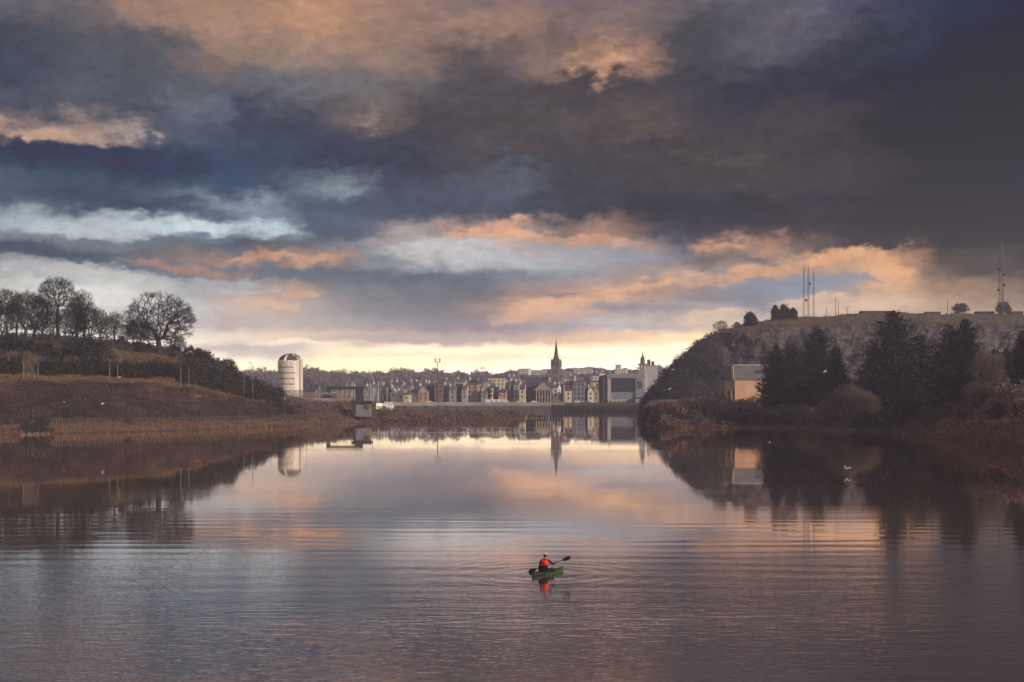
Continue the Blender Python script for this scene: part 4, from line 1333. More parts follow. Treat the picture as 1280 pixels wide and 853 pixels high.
def house(px0, px1, ridge, eave, Y, wall, roof, form, label, chim=1, name='town_house', cat='house', rot=HOUSE_ROT, depth=None, pots='white', group=None, wrows=None, shade=0):
    """form: r ridge along the front, g gable to the front, f flat roof with parapet, h hipped"""
    rr = random.Random(int(px0 * 7 + Y + ridge))
    if rot == HOUSE_ROT:
        rot = R(rr.uniform(-17, -2))
    w = (px1 - px0) / FOC * Y / math.cos(rot)
    if abs(rot) > 0.01:
        w *= 0.97
    d = depth or max(7.0, min(11.0, w * 1.1))
    zb = ground_at((px0 + px1) / 2, Y) - 1.0
    h_e = PZ(eave, Y) - zb
    h_r = PZ(ridge, Y) - zb
    root = empty(name, (PX((px0 + px1) / 2, Y), Y, zb), rot)
    tag(root, label, cat, group)
    b, rf = MB(), MB()
    hw = w / 2
    o_ = 0.25
    if form == 'f':
        b.box(-hw, hw, 0, d, 0, h_e)
        rf.box(-hw - 0.12, hw + 0.12, -0.12, d + 0.12, h_e + 0.003, h_r if h_r > h_e + 0.3 else h_e + 0.4)
    elif form == 'g':
        b.prism([(-hw, 0), (hw, 0), (hw, h_e), (0, h_r), (-hw, h_e)], 0, d)
        t = 0.28
        sl = (h_r - h_e) / hw
        for s in (-1, 1):
            rf.prism([(s * (hw + o_), h_e - o_ * sl + 0.02), (0, h_r + 0.02), (0, h_r + t), (s * (hw + o_), h_e - o_ * sl + t)], -0.2, d + 0.2)
    elif form == 'r':
        b.prism_x([(0, 0), (d, 0), (d, h_e), (d / 2, h_r), (0, h_e)], -hw, hw)
        t = 0.28
        sl = (h_r - h_e) / (d / 2)
        rf.prism_x([(-o_, h_e - o_ * sl + 0.02), (d / 2, h_r + 0.02), (d / 2, h_r + t), (-o_, h_e - o_ * sl + t)], -hw + 0.25, hw - 0.25)
        rf.prism_x([(d + o_, h_e - o_ * sl + 0.02), (d / 2, h_r + 0.02), (d / 2, h_r + t), (d + o_, h_e - o_ * sl + t)], -hw + 0.25, hw - 0.25)
    elif form == 'h':
        b.box(-hw, hw, 0, d, 0, h_e)
        k = min(hw * 0.95, d / 2)
        vs = [(-hw - o_, -o_, h_e + .01), (hw + o_, -o_, h_e + .01), (hw + o_, d + o_, h_e + .01), (-hw - o_, d + o_, h_e + .01), (-hw + k, d / 2, h_r), (hw - k, d / 2, h_r)]
        rf.add(vs, [(0, 1, 5, 4), (1, 2, 5), (2, 3, 4, 5), (3, 0, 4), (3, 2, 1, 0)])
    b.build('wall', M_[wall], root)
    ro = rf.build('roof', M_[roof], root)
    for i in range(chim):
        c = MB()
        cx = (-hw + 0.7 if i == 0 else hw - 0.7 if i == 1 else 0.0)
        cy = d / 2 if form != 'g' else d * (0.25 + 0.25 * i)
        z0 = min(h_e, h_r) - 0.2
        top = h_r + rr.uniform(1.0, 1.7)
        c.box(cx - 0.5, cx + 0.5, cy - 0.7, cy + 0.7, z0, top)
        c.box(cx - 0.58, cx + 0.58, cy - 0.78, cy + 0.78, top, top + 0.18)
        for q in (-0.4, 0.0, 0.4):
            c.lathe([(0.14, top + 0.18), (0.11, top + 0.65)], (cx, cy + q), 8)
        c.build('chimney', M_[pots if i % 2 == 0 else 'grey'], ro)
    nx = max(1, int(w / 2.6))
    top_ = h_e - 0.5
    nz = wrows if wrows is not None else max(1, min(4, int((top_ - 2.0) / 3.0)))
    if shade == 0:
        for iz in range(nz):
            for ix in range(nx):
                x = -hw + w * (ix + 0.5) / nx
                window(root, x, -0.02, top_ - 2.2 - iz * 3.0)
        for iz in range(min(nz, 2)):
            if Y < 1000:
                window(root, hw + 0.02, d * 0.5, top_ - 2.2 - iz * 3.0, rz=R(90))
    return root


# front row on the quay, from the bridge's near end to the rock hill
H = house
H(455, 466, 483, 488, 960, 'grey', 'slate', 'r', "grey slate-roofed house behind the yacht masts", 1)
H(465, 477, 480, 486, 985, 'bluegrey', 'slate_dark', 'r', "blue grey house with dark roof right of the leaning white mast", 2)
H(476, 488, 481, 488, 965, 'charcoal', 'slate_dark', 'r', "dark low house left of the white gabled house", 2)
H(488, 499, 484, 491, 955, 'white', 'slate_dark', 'g', "small white gabled house above the bridge's bright end", 1)
H(496, 505, 488, 493, 948, 'cream', 'slate', 'r', "low cream house touching the white gabled one", 1)
H(502, 514, 481, 486, 1010, 'tan', 'slate', 'r', "tan terrace house standing behind the low cream house", 2)
H(504, 511, 491, 494, 940, 'cream', 'slate', 'f', "tiny cream flat-roofed house on the bridge road", 0)
H(510, 524, 487, 494, 950, 'bluegrey', 'slate', 'r', "wide low blue slate-roofed house left of the orange gable", 1)
H(523, 535, 482, 489, 948, 'orange', 'slate_dark', 'g', "orange gabled house with its side wall in the sun", 1)
H(534, 543, 479, 484, 955, 'navy', 'slate_dark', 'r', "narrow dark blue house between the orange gable and the brick block", 2)
H(543, 554, 479, 480, 946, 'brick', 'steel_dark', 'f', "dark brick flat-roofed block right under the tall lamp mast", 0)
H(554, 562, 481, 485, 952, 'bluegrey', 'slate', 'r', "narrow blue grey house touching the brick block", 2)
H(561, 570, 483, 487, 946, 'grey', 'slate', 'r', "grey house with white chimneys two doors from the brick block", 2)
H(569, 578, 480, 482, 955, 'navy', 'steel_dark', 'f', "tall navy flat-roofed house", 0)
H(577, 584, 482, 487, 947, 'pale_grey', 'slate', 'r', "pale narrow house between the navy one and the pink block", 1)
pinkb = H(583, 597, 480, 481, 950, 'pink', 'roof_brown', 'f', "broad pinkish brick block with a dark penthouse", 0)
b = MB()
b.box(-2.6, 3.4, 2.5, 8, PZ(480, 950) - pinkb.location.z + 0.4, PZ(475.5, 950) - pinkb.location.z)
b.build('penthouse', M_['steel_dark'], pinkb)
H(596, 602, 477, 481, 962, 'charcoal', 'slate_dark', 'r', "dark narrow house right of the pink block", 1)
H(600, 616, 476, 484, 1005, 'tan', 'slate', 'g', "tan gabled hall behind the dark narrow house", 0)
H(601, 609, 489, 492, 942, 'grey', 'slate', 'r', "low grey quay house below the tan gable", 1)
H(608, 619, 483, 488, 948, 'charcoal', 'slate_dark', 'r', "dark house with a sunny cream end left of the orange cottage", 1)
H(613, 615.5, 485, 486, 944, 'cream', 'slate', 'f', "thin cream strip added for the sunlit end of the dark house", 0, depth=4)  # cream strip put in for sunlight on the dark house's end
H(618, 625, 484, 489, 958, 'navy', 'slate', 'r', "small navy house between the dark house and the orange cottage", 1)
H(623, 633, 487, 491, 944, 'orange', 'roof_brown', 'r', "orange brick cottage by the parked vans", 1)
H(631, 638, 478, 482, 955, 'grey', 'slate_dark', 'r', "tall grey terrace house right of the orange cottage", 2)
H(637, 643, 476, 480, 958, 'bluegrey', 'slate_dark', 'r', "tallest blue grey house of the grey terrace", 2)
H(642, 649, 477, 481, 954, 'pale_grey', 'slate', 'r', "pale grey terrace house left of the yellow front", 2)
H(649, 656.5, 480, 487, 944, 'cream', 'slate_dark', 'r', "narrow cream yellow house glowing beside the dark hall", 1)
H(655, 672, 473, 485, 962, 'charcoal', 'slate_dark', 'r', "big dark slate-roofed hall left of the temple front", 0, depth=16)
H(684, 701, 475, 486, 975, 'bluegrey', 'slate_dark', 'h', "dark hipped-roof house behind the temple front", 1)
H(690.5, 698, 481, 485, 944, 'white', 'slate', 'r', "narrow white house right of the temple front", 1)
H(697, 706, 481, 486, 958, 'grey', 'slate_dark', 'r', "dark grey house under the church nave", 1)
H(704, 717, 477, 481, 950, 'tan', 'slate_dark', 'r', "tan house with dark roof right of the church", 2)
H(706, 715, 488, 489, 938, 'cream', 'slate', 'f', "low cream front added for the sunlit lower wall of the tan house", 0)  # sunlight on the tan house's lower wall, put in as a cream block
H(716, 731, 474, 478, 946, 'bluegrey', 'slate', 'h', "broad blue grey office house with many windows", 1)
H(730, 736, 472, 474, 955, 'charcoal', 'slate_dark', 'f', "tall dark narrow house right of the office house", 0)
H(735, 749, 476, 478, 990, 'cream', 'slate', 'f', "cream block behind the red-roofed pair", 0)
H(734.5, 742, 484, 489, 944, 'white', 'roof_red', 'g', "white gabled house with red roof, left of a pair", 1)
H(741.5, 749, 483, 489, 946, 'pink', 'roof_red', 'g', "pink gabled house with red roof, right of a pair", 1)
H(748, 755, 470, 474, 958, 'charcoal', 'slate_dark', 'r', "tall dark house with white chimneys near the grey office slab", 2)
H(753, 762, 469, 473, 952, 'grey', 'slate_dark', 'r', "tall grey house touching the modern glass building", 2)
# second row
H(556, 569, 475, 479, 1060, 'grey', 'slate', 'r', "grey slate roof peeping over the blue grey houses", 2)
H(570, 582, 474, 478, 1075, 'tan', 'slate', 'r', "tan house above the navy flat-roofed house", 1)
H(584, 600, 474, 478, 1110, 'bluegrey', 'slate_dark', 'h', "wide dark roofed house above the pink block", 1)
H(606, 631, 470, 473, 1120, 'cream', 'slate_dark', 'h', "long cream building with a dark roof high above the quay", 0)
H(634, 648, 471, 475, 1090, 'grey', 'slate', 'r', "grey roof with white chimneys above the grey terrace", 3)
H(672, 686, 472, 476, 1080, 'charcoal', 'slate', 'r', "dark slate roof left of the church spire", 2)
H(705, 722, 470, 474, 1090, 'grey', 'slate', 'r', "slate roof with chimneys right of the church nave", 3)
H(722, 740, 468, 472, 1120, 'pink', 'slate_dark', 'r', "pinkish house on the slope above the office house", 3)
H(738, 752, 466, 470, 1130, 'white', 'slate', 'r', "white-chimneyed house high above the red-roofed pair", 3)
H(751, 763, 465, 470, 1140, 'grey', 'slate_dark', 'r', "dark roofed house left of the faint tall flats", 2)
H(808, 822, 457, 458, 1060, 'pale_grey', 'concrete', 'f', "big pale blank-walled block beside the rock hill", 0, depth=26, shade=1, name='apartment_block', cat='building')
H(794, 812, 497, 499, 940, 'pale_grey', 'slate', 'r', "low pale shed on the quay below the domed tower", 0, name='quay_shed', cat='shed', shade=1)
H(486, 503, 478, 482, 1080, 'grey', 'slate_dark', 'r', "dark roofed terrace up behind the white gabled house", 3)
H(512, 528, 477, 481, 1090, 'charcoal', 'slate_dark', 'r', "dark terrace with white chimneys behind the orange gable", 3)
H(528, 544, 478, 481, 1100, 'navy', 'slate', 'r', "low navy roofs left of the tall lamp mast", 2)
# pale blocks far up the hill
for px0, px1, t0, Y, col_, lab in ((648, 661, 461, 1500, 'white', "white tower block on the hill left of the spire"), (661, 683, 463, 1520, 'pale_grey', "long pale block with pinkish front next to the white tower block"),
                                   (716, 741, 460.5, 1560, 'pale_grey', "long pale grey block on the hill right of the spire"), (769, 776, 456, 1520, 'white', "taller of two faint pale flats left of the domed tower"),
                                   (778, 784, 460, 1540, 'cream', "shorter of two faint pale flats left of the domed tower")):
    H(px0, px1, t0, t0 + 1.2, Y, col_, 'concrete', 'f', lab, 0, name='apartment_block', cat='building', depth=14, wrows=3)

# the temple-fronted hall
Y = 946
root = empty('pediment_hall', (PX(679.5, Y), Y, 3.4), HOUSE_ROT)
tag(root, "stone hall with a triangular temple front on the quay", "hall")
w = 21 / FOC * Y
hz_, he = PZ(477, Y) - 3.4, PZ(487, Y) - 3.4
b = MB(); b.box(-w / 2, w / 2, 0, 16, 0, he); b.build('wall', M_['stone'], root)
b = MB(); b.prism([(-w / 2 - .4, he + .02), (w / 2 + .4, he + .02), (0, hz_)], -0.4, 0.2); pd = b.build('pediment', M_['tan'], root)
b = MB(); b.prism([(-w / 2 - .9, he + .05), (-w / 2 - .9, he - .45), (w / 2 + .9, he - .45), (w / 2 + .9, he + .05)], -0.7, 0.0); b.build('cornice', M_['tan'], pd)
b = MB()
for s in (-1, 1):
    b.prism([(s * (w / 2 + .9), he + .06), (0, hz_ + .1), (0, hz_ + .55), (s * (w / 2 + .9), he + .5)], -0.7, 16)
b.build('roof', M_['slate_dark'], root)
for i in range(6):
    b = MB()
    x = -w / 2 + 0.8 + (w - 1.6) * i / 5
    b.lathe([(0.42, 0.6), (0.42, 0.9), (0.34, 1.0), (0.29, he - 1.0), (0.42, he - 0.7), (0.42, he - 0.46)], (x, -0.5), 10)
    b.build('column', M_['tan'], root)
for i in range(5):
    x = -w / 2 + 0.8 + (w - 1.6) * (i + .5) / 5
    window(root, x, -0.02, he - 4.2, 1.2, 2.6)
    window(root, x, -0.02, 1.2, 1.2, 2.8)

# the church with its spire
Y = 1075
zb = ground_at(694, Y) - 1
root = empty('church', (PX(694, Y), Y, zb), HOUSE_ROT)
tag(root, "stone church with a tall pointed spire above the roofs", "church")
s_ = Y / FOC
tw = 5.4 * s_
zt = PZ(459, Y) - zb
ztop = PZ(423.5, Y) - zb
b = MB(); b.box(-tw, tw, 0, 2 * tw, 0, zt)
tower = b.build('tower', M_['stone'], root)
b = MB()
b.box(-tw - .35, tw + .35, -.35, 2 * tw + .35, zt + .002, zt + .9)
b.build('parapet', M_['stone'], tower)
for x in (-1, 1):
    for y in (0, 1):
        b = MB(); cx, cy = x * (tw - .3), y * (2 * tw - .6) + .3
        b.box(cx - .55, cx + .55, cy - .55, cy + .55, zt + .9, zt + 3.4)
        b.lathe([(0.78, zt + 3.4), (0.05, zt + 7.0)], (cx, cy), 4)
        b.build('pinnacle', M_['stone'], tower)
b = MB()
b.lathe([(tw * 0.95, zt + .9), (tw * 0.90, zt + 2.0), (tw * 0.50, zt + (ztop - zt) * 0.42), (tw * 0.20, zt + (ztop - zt) * 0.78), (0.16, ztop - 1.2)], (0, tw), 8)
sp = b.build('spire', M_['dark_stone'], root)
b = MB(); b.box(-.1, .1, tw - .1, tw + .1, ztop - 1.3, ztop + 1.2); b.box(-.6, .6, tw - .1, tw + .1, ztop + .35, ztop + .55)
b.build('cross', M_['steel_dark'], sp)
for k in range(4):
    b = MB()
    a = math.pi / 2 * k - math.pi / 2
    M = Matrix.Translation((0, tw, 0)) @ Matrix.Rotation(a + math.pi / 2, 4, 'Z')
    poly = [(-.7, zt + 2.2), (.7, zt + 2.2), (.7, zt + 4.2), (0, zt + 6.0), (-.7, zt + 4.2)]
    n = len(poly)
    vs = [M @ Vector((x, -tw * 0.98, z)) for x, z in poly] + [M @ Vector((x, -tw * 0.4, z)) for x, z in poly]
    b.add(vs, [tuple(range(n)), tuple(range(2 * n - 1, n - 1, -1))] + [(i, i + n, (i + 1) % n + n, (i + 1) % n) for i in range(n)])
    b.build('dormer', M_['stone'], sp)
for z in (zt - 5, zt - 11):
    window(root, -0.9, -0.02, z, 0.9, 3.2)
    window(root, 0.9, -0.02, z, 0.9, 3.2)
    window(root, tw + 0.02, tw, z, 0.9, 3.2, R(90))
ne, nr = PZ(475, Y) - zb, PZ(464, Y) - zb
nx0, nx1 = 0.4 * s_, 11.5 * s_
b = MB()
b.prism([(nx0, 0), (nx1, 0), (nx1, ne), ((nx0 + nx1) / 2, nr), (nx0, ne)], 1.5, 30)
b.build('nave', M_['pink'], root)
b = MB()
for xa in (nx0 - .2, nx1 + .2):
    b.prism([(xa, ne - .1), ((nx0 + nx1) / 2, nr + .05), ((nx0 + nx1) / 2, nr + .5), (xa, ne + .3)], 1.3, 30.2)
b.build('roof', M_['slate'], root)
window(root, (nx0 + nx1) / 2, 1.48, nr - 6.5, 1.6, 3.6)

# domed clock-tower-like cathedral tower
Y = 1010
zb = ground_at(802, Y) - 1
root = empty('domed_tower', (PX(802.5, Y), Y, zb), HOUSE_ROT)
tag(root, "stone tower with an open belfry and small green dome", "tower")
s_ = Y / FOC
q = lambda py: PZ(py, Y) - zb
tw = 3.9 * s_
b = MB()
b.box(-tw * 1.15, tw * 1.15, 0, 2.3 * tw, 0, q(465)); b.box(-tw * 1.25, tw * 1.25, -.25, 2.3 * tw + .25, q(465) + .002, q(464))
b.build('shaft', M_['pale_grey'], root)
cy = 1.15 * tw
for x in (-1, 0, 1):
    for y in (-1, 1):
        b = MB(); b.box(x * tw * .8 - .34, x * tw * .8 + .34, cy + y * tw * .8 - .34, cy + y * tw * .8 + .34, q(464) + .002, q(456.6)); b.build('pier', M_['white'], root)
b = MB(); b.box(-tw * .35, tw * .35, cy - tw * .35, cy + tw * .35, q(464) + .004, q(456.6)); b.build('belfry_core', M_['dark_stone'], root)
b = MB(); b.box(-tw * 1.2, tw * 1.2, cy - tw * 1.2, cy + tw * 1.2, q(456.6) + .002, q(455.6)); b.box(-tw * 1.35, tw * 1.35, cy - tw * 1.35, cy + tw * 1.35, q(455.6), q(454.6))
b.build('cornice', M_['pink'], root)
b = MB(); b.lathe([(tw * .72, q(454.6) + .01), (tw * .72, q(453)), (tw * .78, q(452.8)), (tw * .76, q(450.5)), (tw * .66, q(448)), (tw * .46, q(446)), (tw * .22, q(444.8))], (0, cy), 14)
dm = b.build('dome', M_['copper'], root, smooth=False)
b = MB(); b.lathe([(tw * .2, q(444.8)), (tw * .2, q(442.6)), (tw * .24, q(442.5)), (.12, q(441)), (.08, q(439.2))], (0, cy), 8); b.build('finial', M_['copper'], dm)
for z in (470, 478, 487):
    window(root, 0, -0.02, q(z) - 1.2, 1.0, 2.2)

# red brown twin chimney stack block on the pale building
Y = 1075
root = empty('stair_tower', (PX(813, Y), Y, PZ(460, Y) - 6), HOUSE_ROT)
tag(root, "red brown twin rooftop towers above the pale block", "tower")
for x in (-1.5, 1.6):
    b = MB(); b.box(x - 1.05, x + 1.05, 0, 3, 0, 12.0 if x < 0 else 10.6); b.box(x - 1.2, x + 1.2, -.15, 3.15, 12.003 if x < 0 else 10.603, 12.35 if x < 0 else 10.95)
    b.build('shaft', M_['brick'], root)

# the modern glass-fronted building
Y = 948
zb = 3.3
root = empty('office_building', (PX(782, Y), Y, zb), R(-8))
tag(root, "long grey modern building with a dark glass front and flat roof slab", "building")
s_ = Y / FOC
q = lambda py: PZ(py, Y) - zb
hw = 22.5 * s_
b = MB()
b.box(-hw, hw, 0.6, 22, 0, q(473)); b.build('wall', M_['bluegrey'], root)
b = MB(); b.box(-hw - .3, hw + .3, -.9, 22.3, q(473) + .003, q(467.5)); b.build('roof', M_['grey'], root)
b = MB(); b.box(-hw, -hw + 2.2, -.5, .6, 0, q(473)); b.build('pilaster', M_['pale_grey'], root)
b = MB(); b.box(hw - 5.4, hw, -.5, .6, 0, q(473)); b.build('pilaster', M_['grey'], root)
gl = mat('dark_glass', (0.035, 0.042, 0.065), (0.028, 0.032, 0.05), 0.1, rough=0.25, spec=0.3)
b = MB()
b.box(-hw + 2.4, hw - 5.6, .45, .58, q(490), q(473) - .02)
gw = b.build('window_wall', gl, root)
b = MB()
for i in range(9):
    x = -hw + 2.4 + (2 * hw - 8.0) * i / 8
    b.box(x - .07, x + .07, .36, .445, q(490), q(473) - .03)
b.build('mullion_frame', M_['steel_dark'], gw)
b = MB(); b.box(hw - 4.6, hw - 1.0, -.62, -.52, q(486), q(477)); b.build('window', M_['pane'], root)
b = MB(); b.box(-hw + .4, -hw + 13, -1.6, .2, 0, q(499.5)); b.build('base_wall', M_['pale_grey'], root)
for i in range(4):
    window(root, -hw + 2 + i * 3.0, -1.62, q(505), 1.6, 1.8)

# tall lamp mast by the brick block
def light_mast(px, Y, ztop, z0, label, heads=True):
    root = empty('lamp_mast', (PX(px, Y), Y, z0))
    tag(root, label, "mast")
    b = MB(); b.tube([(0, 0, 0), (0, 0, ztop - z0)], [0.42, 0.22], 8); b.build('pole', M_['steel_dark'], root)
    h = ztop - z0
    b = MB(); b.tube([(-1.9, 0, h - .1), (1.9, 0, h - .1)], 0.12, 6); b.tube([(-1.9, 0, h + 1.5), (1.9, 0, h + 1.5)], 0.10, 6)
    b.tube([(-.9, 0, h - .1), (-.9, 0, h + 1.5)], .10, 6); b.tube([(.9, 0, h - .1), (.9, 0, h + 1.5)], .10, 6)
    b.build('head_frame', M_['steel_dark'], root)
    for x in (-1.5, 1.5):
        for z in (h + .1, h + 1.6):
            b = MB(); b.box(x - .5, x + .5, -.3, .2, z, z + .8); b.build('floodlight', M_['steel'], root)
    return root


light_mast(547, 905, PZ(453, 905), 0.5, "tall dark lamp mast with paired heads rising over the town")

# ------------------------------------------------------------------ bridge, quay, jetty
root = empty('road_bridge', (PX(594, 830), 830, 0))
tag(root, "long low concrete road bridge in front of the town", "bridge")
xa, xb = PX(489, 830) - root.location.x, PX(706, 830) - root.location.x
b = MB(); b.box(xa, xb, 0, 12, 2.9, 4.05); b.build('deck', M_['concrete'], root)
for y in (-.25, 11.9):
    b = MB(); b.box(xa, xb, y, y + .3, 3.3, 5.15); b.build('parapet', M_['concrete'], root)
for i in range(8):
    x = xa + 7 + (xb - xa - 14) * i / 7
    b = MB(); b.box(x - .8, x + .8, 1.5, 10.5, -2, 2.897); b.build('pier', M_['dark_stone'], root)
b = MB(); b.box(xa - 4, xa + 1.0, -2.2, -.3, 0, 5.0); b.box(xa - 4.2, xa + 1.2, -2.4, -.2, 5.003, 5.4)
b.build('abutment', M_['white'], root)  # sun glare on the concrete is put into a whiter colour
for i in range(7):
    b = MB()
    x = xa + 5 + (xb - xa - 10) * i / 6
    b.tube([(x, 11.6, 4.0), (x, 11.6, 11.5), (x, 10.4, 12.2), (x, 9.6, 12.25)], .09, 6)
    b.build('lamp_post', M_['steel_dark'], root)

b = MB()
b.box(PX(480, 930), PX(835, 930), 925.5, 927, -2, QUAY_Z)
b.box(PX(480, 930), PX(835, 930), 925.2, 927.4, QUAY_Z + .003, QUAY_Z + .35)
tag(b.build('quay_wall', M_['dark_stone']), "long dark stone quay wall along the town front", "wall")
root = empty('timber_wharf', (PX(746, 815), 815, 0))
tag(root, "dark timber wharf running from the bridge end towards the rock hill", "wharf")
wx = 56 / FOC * 815
b = MB(); b.box(-wx, wx, 0, 9, 2.4, 3.6); b.build('deck', M_['timber'], root)
b = MB(); b.box(-wx, wx, .8, 1.0, -.5, 2.39); b.build('skirting', M_['timber'], root)
b = MB(); b.box(-wx, wx, -.2, 0.1, 1.2, 2.2); b.build('fender_beam', M_['timber'], root)
for i in range(26):
    b = MB(); x = -wx + .5 + (2 * wx - 1) * i / 25
    b.tube([(x, .4, -2), (x, .4, 4.4 if i % 4 == 0 else 2.39)], .3, 7); b.build('pile', M_['timber'], root)
b = MB()
for z in (4.1, 4.7):
    b.tube([(-wx, 8.6, z), (wx, 8.6, z)], .05, 5)
for i in range(19):
    x = -wx + 2 * wx * i / 18
    b.tube([(x, 8.6, 3.6), (x, 8.6, 4.75)], .05, 5)
b.build('railing', M_['steel_dark'], root)

for px0, px1, tops, Y, lab in ((651.5, 655.5, (519, 517), 556, "short cluster of rotten jetty piles just off the spit's tip"), (660, 681, (519, 518.5, 517.6, 519, 518, 518.6, 519.4, 518.3), 553, "longest row of broken jetty piles standing in the river"),
                               (684, 688, (520, 519.5), 556, "two low broken piles between the long row and the tall piles"), (692, 702, (517, 513.5, 518, 514.5), 553, "tall jetty piles at the right end of the row")):
    root = empty('jetty_ruin', (PX((px0 + px1) / 2, Y), Y, 0))
    tag(root, lab, "jetty", "remains of an old timber jetty")
    n = len(tops)
    for row in (0, 1):
        for i, tp in enumerate(tops):
            b = MB(); x = (PX(px1, Y) - PX(px0, Y)) * (i / max(1, n - 1) - .5)
            b.tube([(x, row * 1.8, -2), (x + .1, row * 1.8 + .05, PZ(tp, Y) - row * .4)], [.34, .28], 7)
            b.build('pile', M_['timber'], root)
    if n > 2:
        b = MB(); L = PX(px1, Y) - PX(px0, Y)
        b.box(-L * .52, L * .35, -.5, -.28, .55, 1.0); b.build('crossbeam', M_['timber'], root)

# ------------------------------------------------------------------ vehicles on the quay road
def vehicle(van, paint):
    root = empty('parked_van' if van else 'parked_car', (0, 0, 0))
    L, hgt = (5.2, 2.3) if van else (4.2, 1.45)
    b = MB()
    if van:
        poly = [(-L / 2, .35), (L / 2, .35), (L / 2, 1.0), (L / 2 - .5, 1.25), (L / 2 - 1.2, hgt), (-L / 2 + .1, hgt), (-L / 2, hgt - .2)]
    else:
        poly = [(-L / 2, .3), (L / 2, .3), (L / 2, .75), (L / 2 - 1.0, .9), (L / 2 - 1.7, hgt), (-L / 2 + .9, hgt), (-L / 2 + .1, .95)]
    b.prism(poly, -.85, .85)
    b.build('body', M_[paint], root)
    for y in (-.86, .86):
        b = MB()
        if van:
            b.box(L / 2 - 1.9, L / 2 - 1.15, y - .012, y + .012, 1.3, 1.95)
        else:
            b.box(-L / 2 + 1.0, L / 2 - 1.8, y - .012, y + .012, .95, 1.32)
        b.build('side_window', M_['pane'], root)
        for x in (-L / 2 + .85, L / 2 - .85):
            b = MB()
            b.tube([(x, y - .1, .33), (x, y + .06 * (1 if y > 0 else 1), .33)], .33, 12)
            w_ = b.build('wheel', M_['tyre'], root)
    return root


vans = vehicle(True, 'white_paint')
cars = {c: Stand(vehicle(False, c)) for c in ('white_paint', 'car_grey', 'car_red')}
for i, (px, lab) in enumerate(((612, "white van parked below the dark house with the cream end"), (618, "white van parked second along the quay row"), (625, "white van parked in front of the orange cottage"), (631, "white van parked at the right end of the van row"))):
    o = vans if i == 0 else copy_tree(vans)
    o.location = (PX(px, 931), 931, QUAY_Z + .15)
    tag(o, lab, "van", "vans parked on the quay")
for px, c, lab in ((650, 'white_paint', "white car parked below the cream yellow house"), (654, 'white_paint', "white car just right of the cream yellow house"), (642, 'car_red', "red car parked below the pale terrace house"),
                   (668, 'white_paint', "white car parked in front of the temple-fronted hall"), (700, 'car_grey', "grey car parked below the white house"), (722, 'white_paint', "white car parked below the blue grey office house"),
                   (735, 'car_grey', "grey car parked below the red-roofed white house"), (537, 'white_paint', "white car parked below the narrow dark blue house")):
    cars[c].put((PX(px, 931), 931, QUAY_Z + .15), 1.0, 0.0, lab, "car", "cars parked on the quay")
# ------------------------------------------------------------------ derelict silo tower
Y = 650
zb = 1.6
root = empty('silo_tower', (PX(363, Y), Y, zb))
tag(root, "derelict white round concrete tower with a broken dome frame", "tower")
r0 = 15.6 / FOC * Y
q = lambda py: PZ(py, Y) - zb
b = MB()
prof = []
for i in range(9):
    z0, z1 = q(500) + (q(457.5) - q(500)) * i / 9, q(500) + (q(457.5) - q(500)) * (i + 1) / 9
    prof += [(r0, z0 + .06), (r0, z1 - .10), (r0 - .07, z1 - .08), (r0 - .07, z1 + .03)]
b.lathe([(r0, 0)] + prof + [(r0, q(457.5))], sides=48, cap=False)
b.lathe([(r0 - .4, q(457.6)), (r0 - .4, q(459))], sides=48, cap=True)
wall = b.build('wall', M_['silo'], root, smooth=False)
# broken rim: jagged upper course left standing round part of the edge
b = MB()
rr = random.Random(4)
n = 48
for k in range(n):
    a0, a1 = 2 * math.pi * k / n, 2 * math.pi * (k + 1) / n
    front = math.sin((a0 + a1) / 2) < 0
    cx_ = math.cos((a0 + a1) / 2)
    hgt = (q(451.2) - q(457.5)) * (1.0 if not (-0.05 < cx_ < 0.22 and front) else rr.uniform(-0.15, 0.25))
    if hgt <= 0.1:
        continue
    z0, z1 = q(457.5) + .032, q(457.5) + hgt + rr.uniform(-.25, .05)
    p = [(r0 * math.cos(a), r0 * math.sin(a)) for a in (a0, a1)] + [((r0 - .35) * math.cos(a), (r0 - .35) * math.sin(a)) for a in (a1, a0)]
    vs = [(x, y, z0) for x, y in p] + [(x, y, z1) for x, y in p]
    b.add(vs, [(0, 1, 2, 3), (7, 6, 5, 4), (0, 4, 5, 1), (1, 5, 6, 2), (2, 6, 7, 3), (3, 7, 4, 0)])
b.build('rim', M_['silo'], root)
for z in (460, 467, 474, 481):          # stained courses
    b = MB()
    k0 = rr.uniform(3.5, 4.2)
    m_ = 14
    for i in range(m_):
        a0, a1 = k0 + i * .1, k0 + i * .1 + .1
        p = [((r0 + .03) * math.cos(a), (r0 + .03) * math.sin(a)) for a in (a0, a1)]
        zz_ = q(z) + .12 * math.sin(i * 1.7 + z)
        b.add([(p[0][0], p[0][1], zz_), (p[1][0], p[1][1], zz_ + .05), (p[1][0], p[1][1], zz_ + .42), (p[0][0], p[0][1], zz_ + .36)], [(0, 1, 2, 3)])
    b.build('band', M_['rust'], wall)
b = MB()
b.lathe([(r0 + .12, q(489)), (r0 + .12, q(487.8))], sides=48, cap=False)
b.lathe([(r0 + .08, 0), (r0 + .08, q(489))], sides=48, cap=False)
b.build('plinth', M_['concrete'], root)
for i in range(10):                          # dome ribs and the plates still hanging on them
    a = 2 * math.pi * i / 10 + .2
    b = MB()
    pts = [(r0 * .93 * math.cos(a) * math.cos(e), r0 * .93 * math.sin(a) * math.cos(e), q(452) + math.sin(e) * (q(442.5) - q(452))) for e in (0, .25, .5, .75, 1.0, 1.3, 1.57)]
    if i in (3, 8):
        pts = pts[:4]
    b.tube(pts, .16, 5)
    b.build('dome_rib', M_['rust'], root)
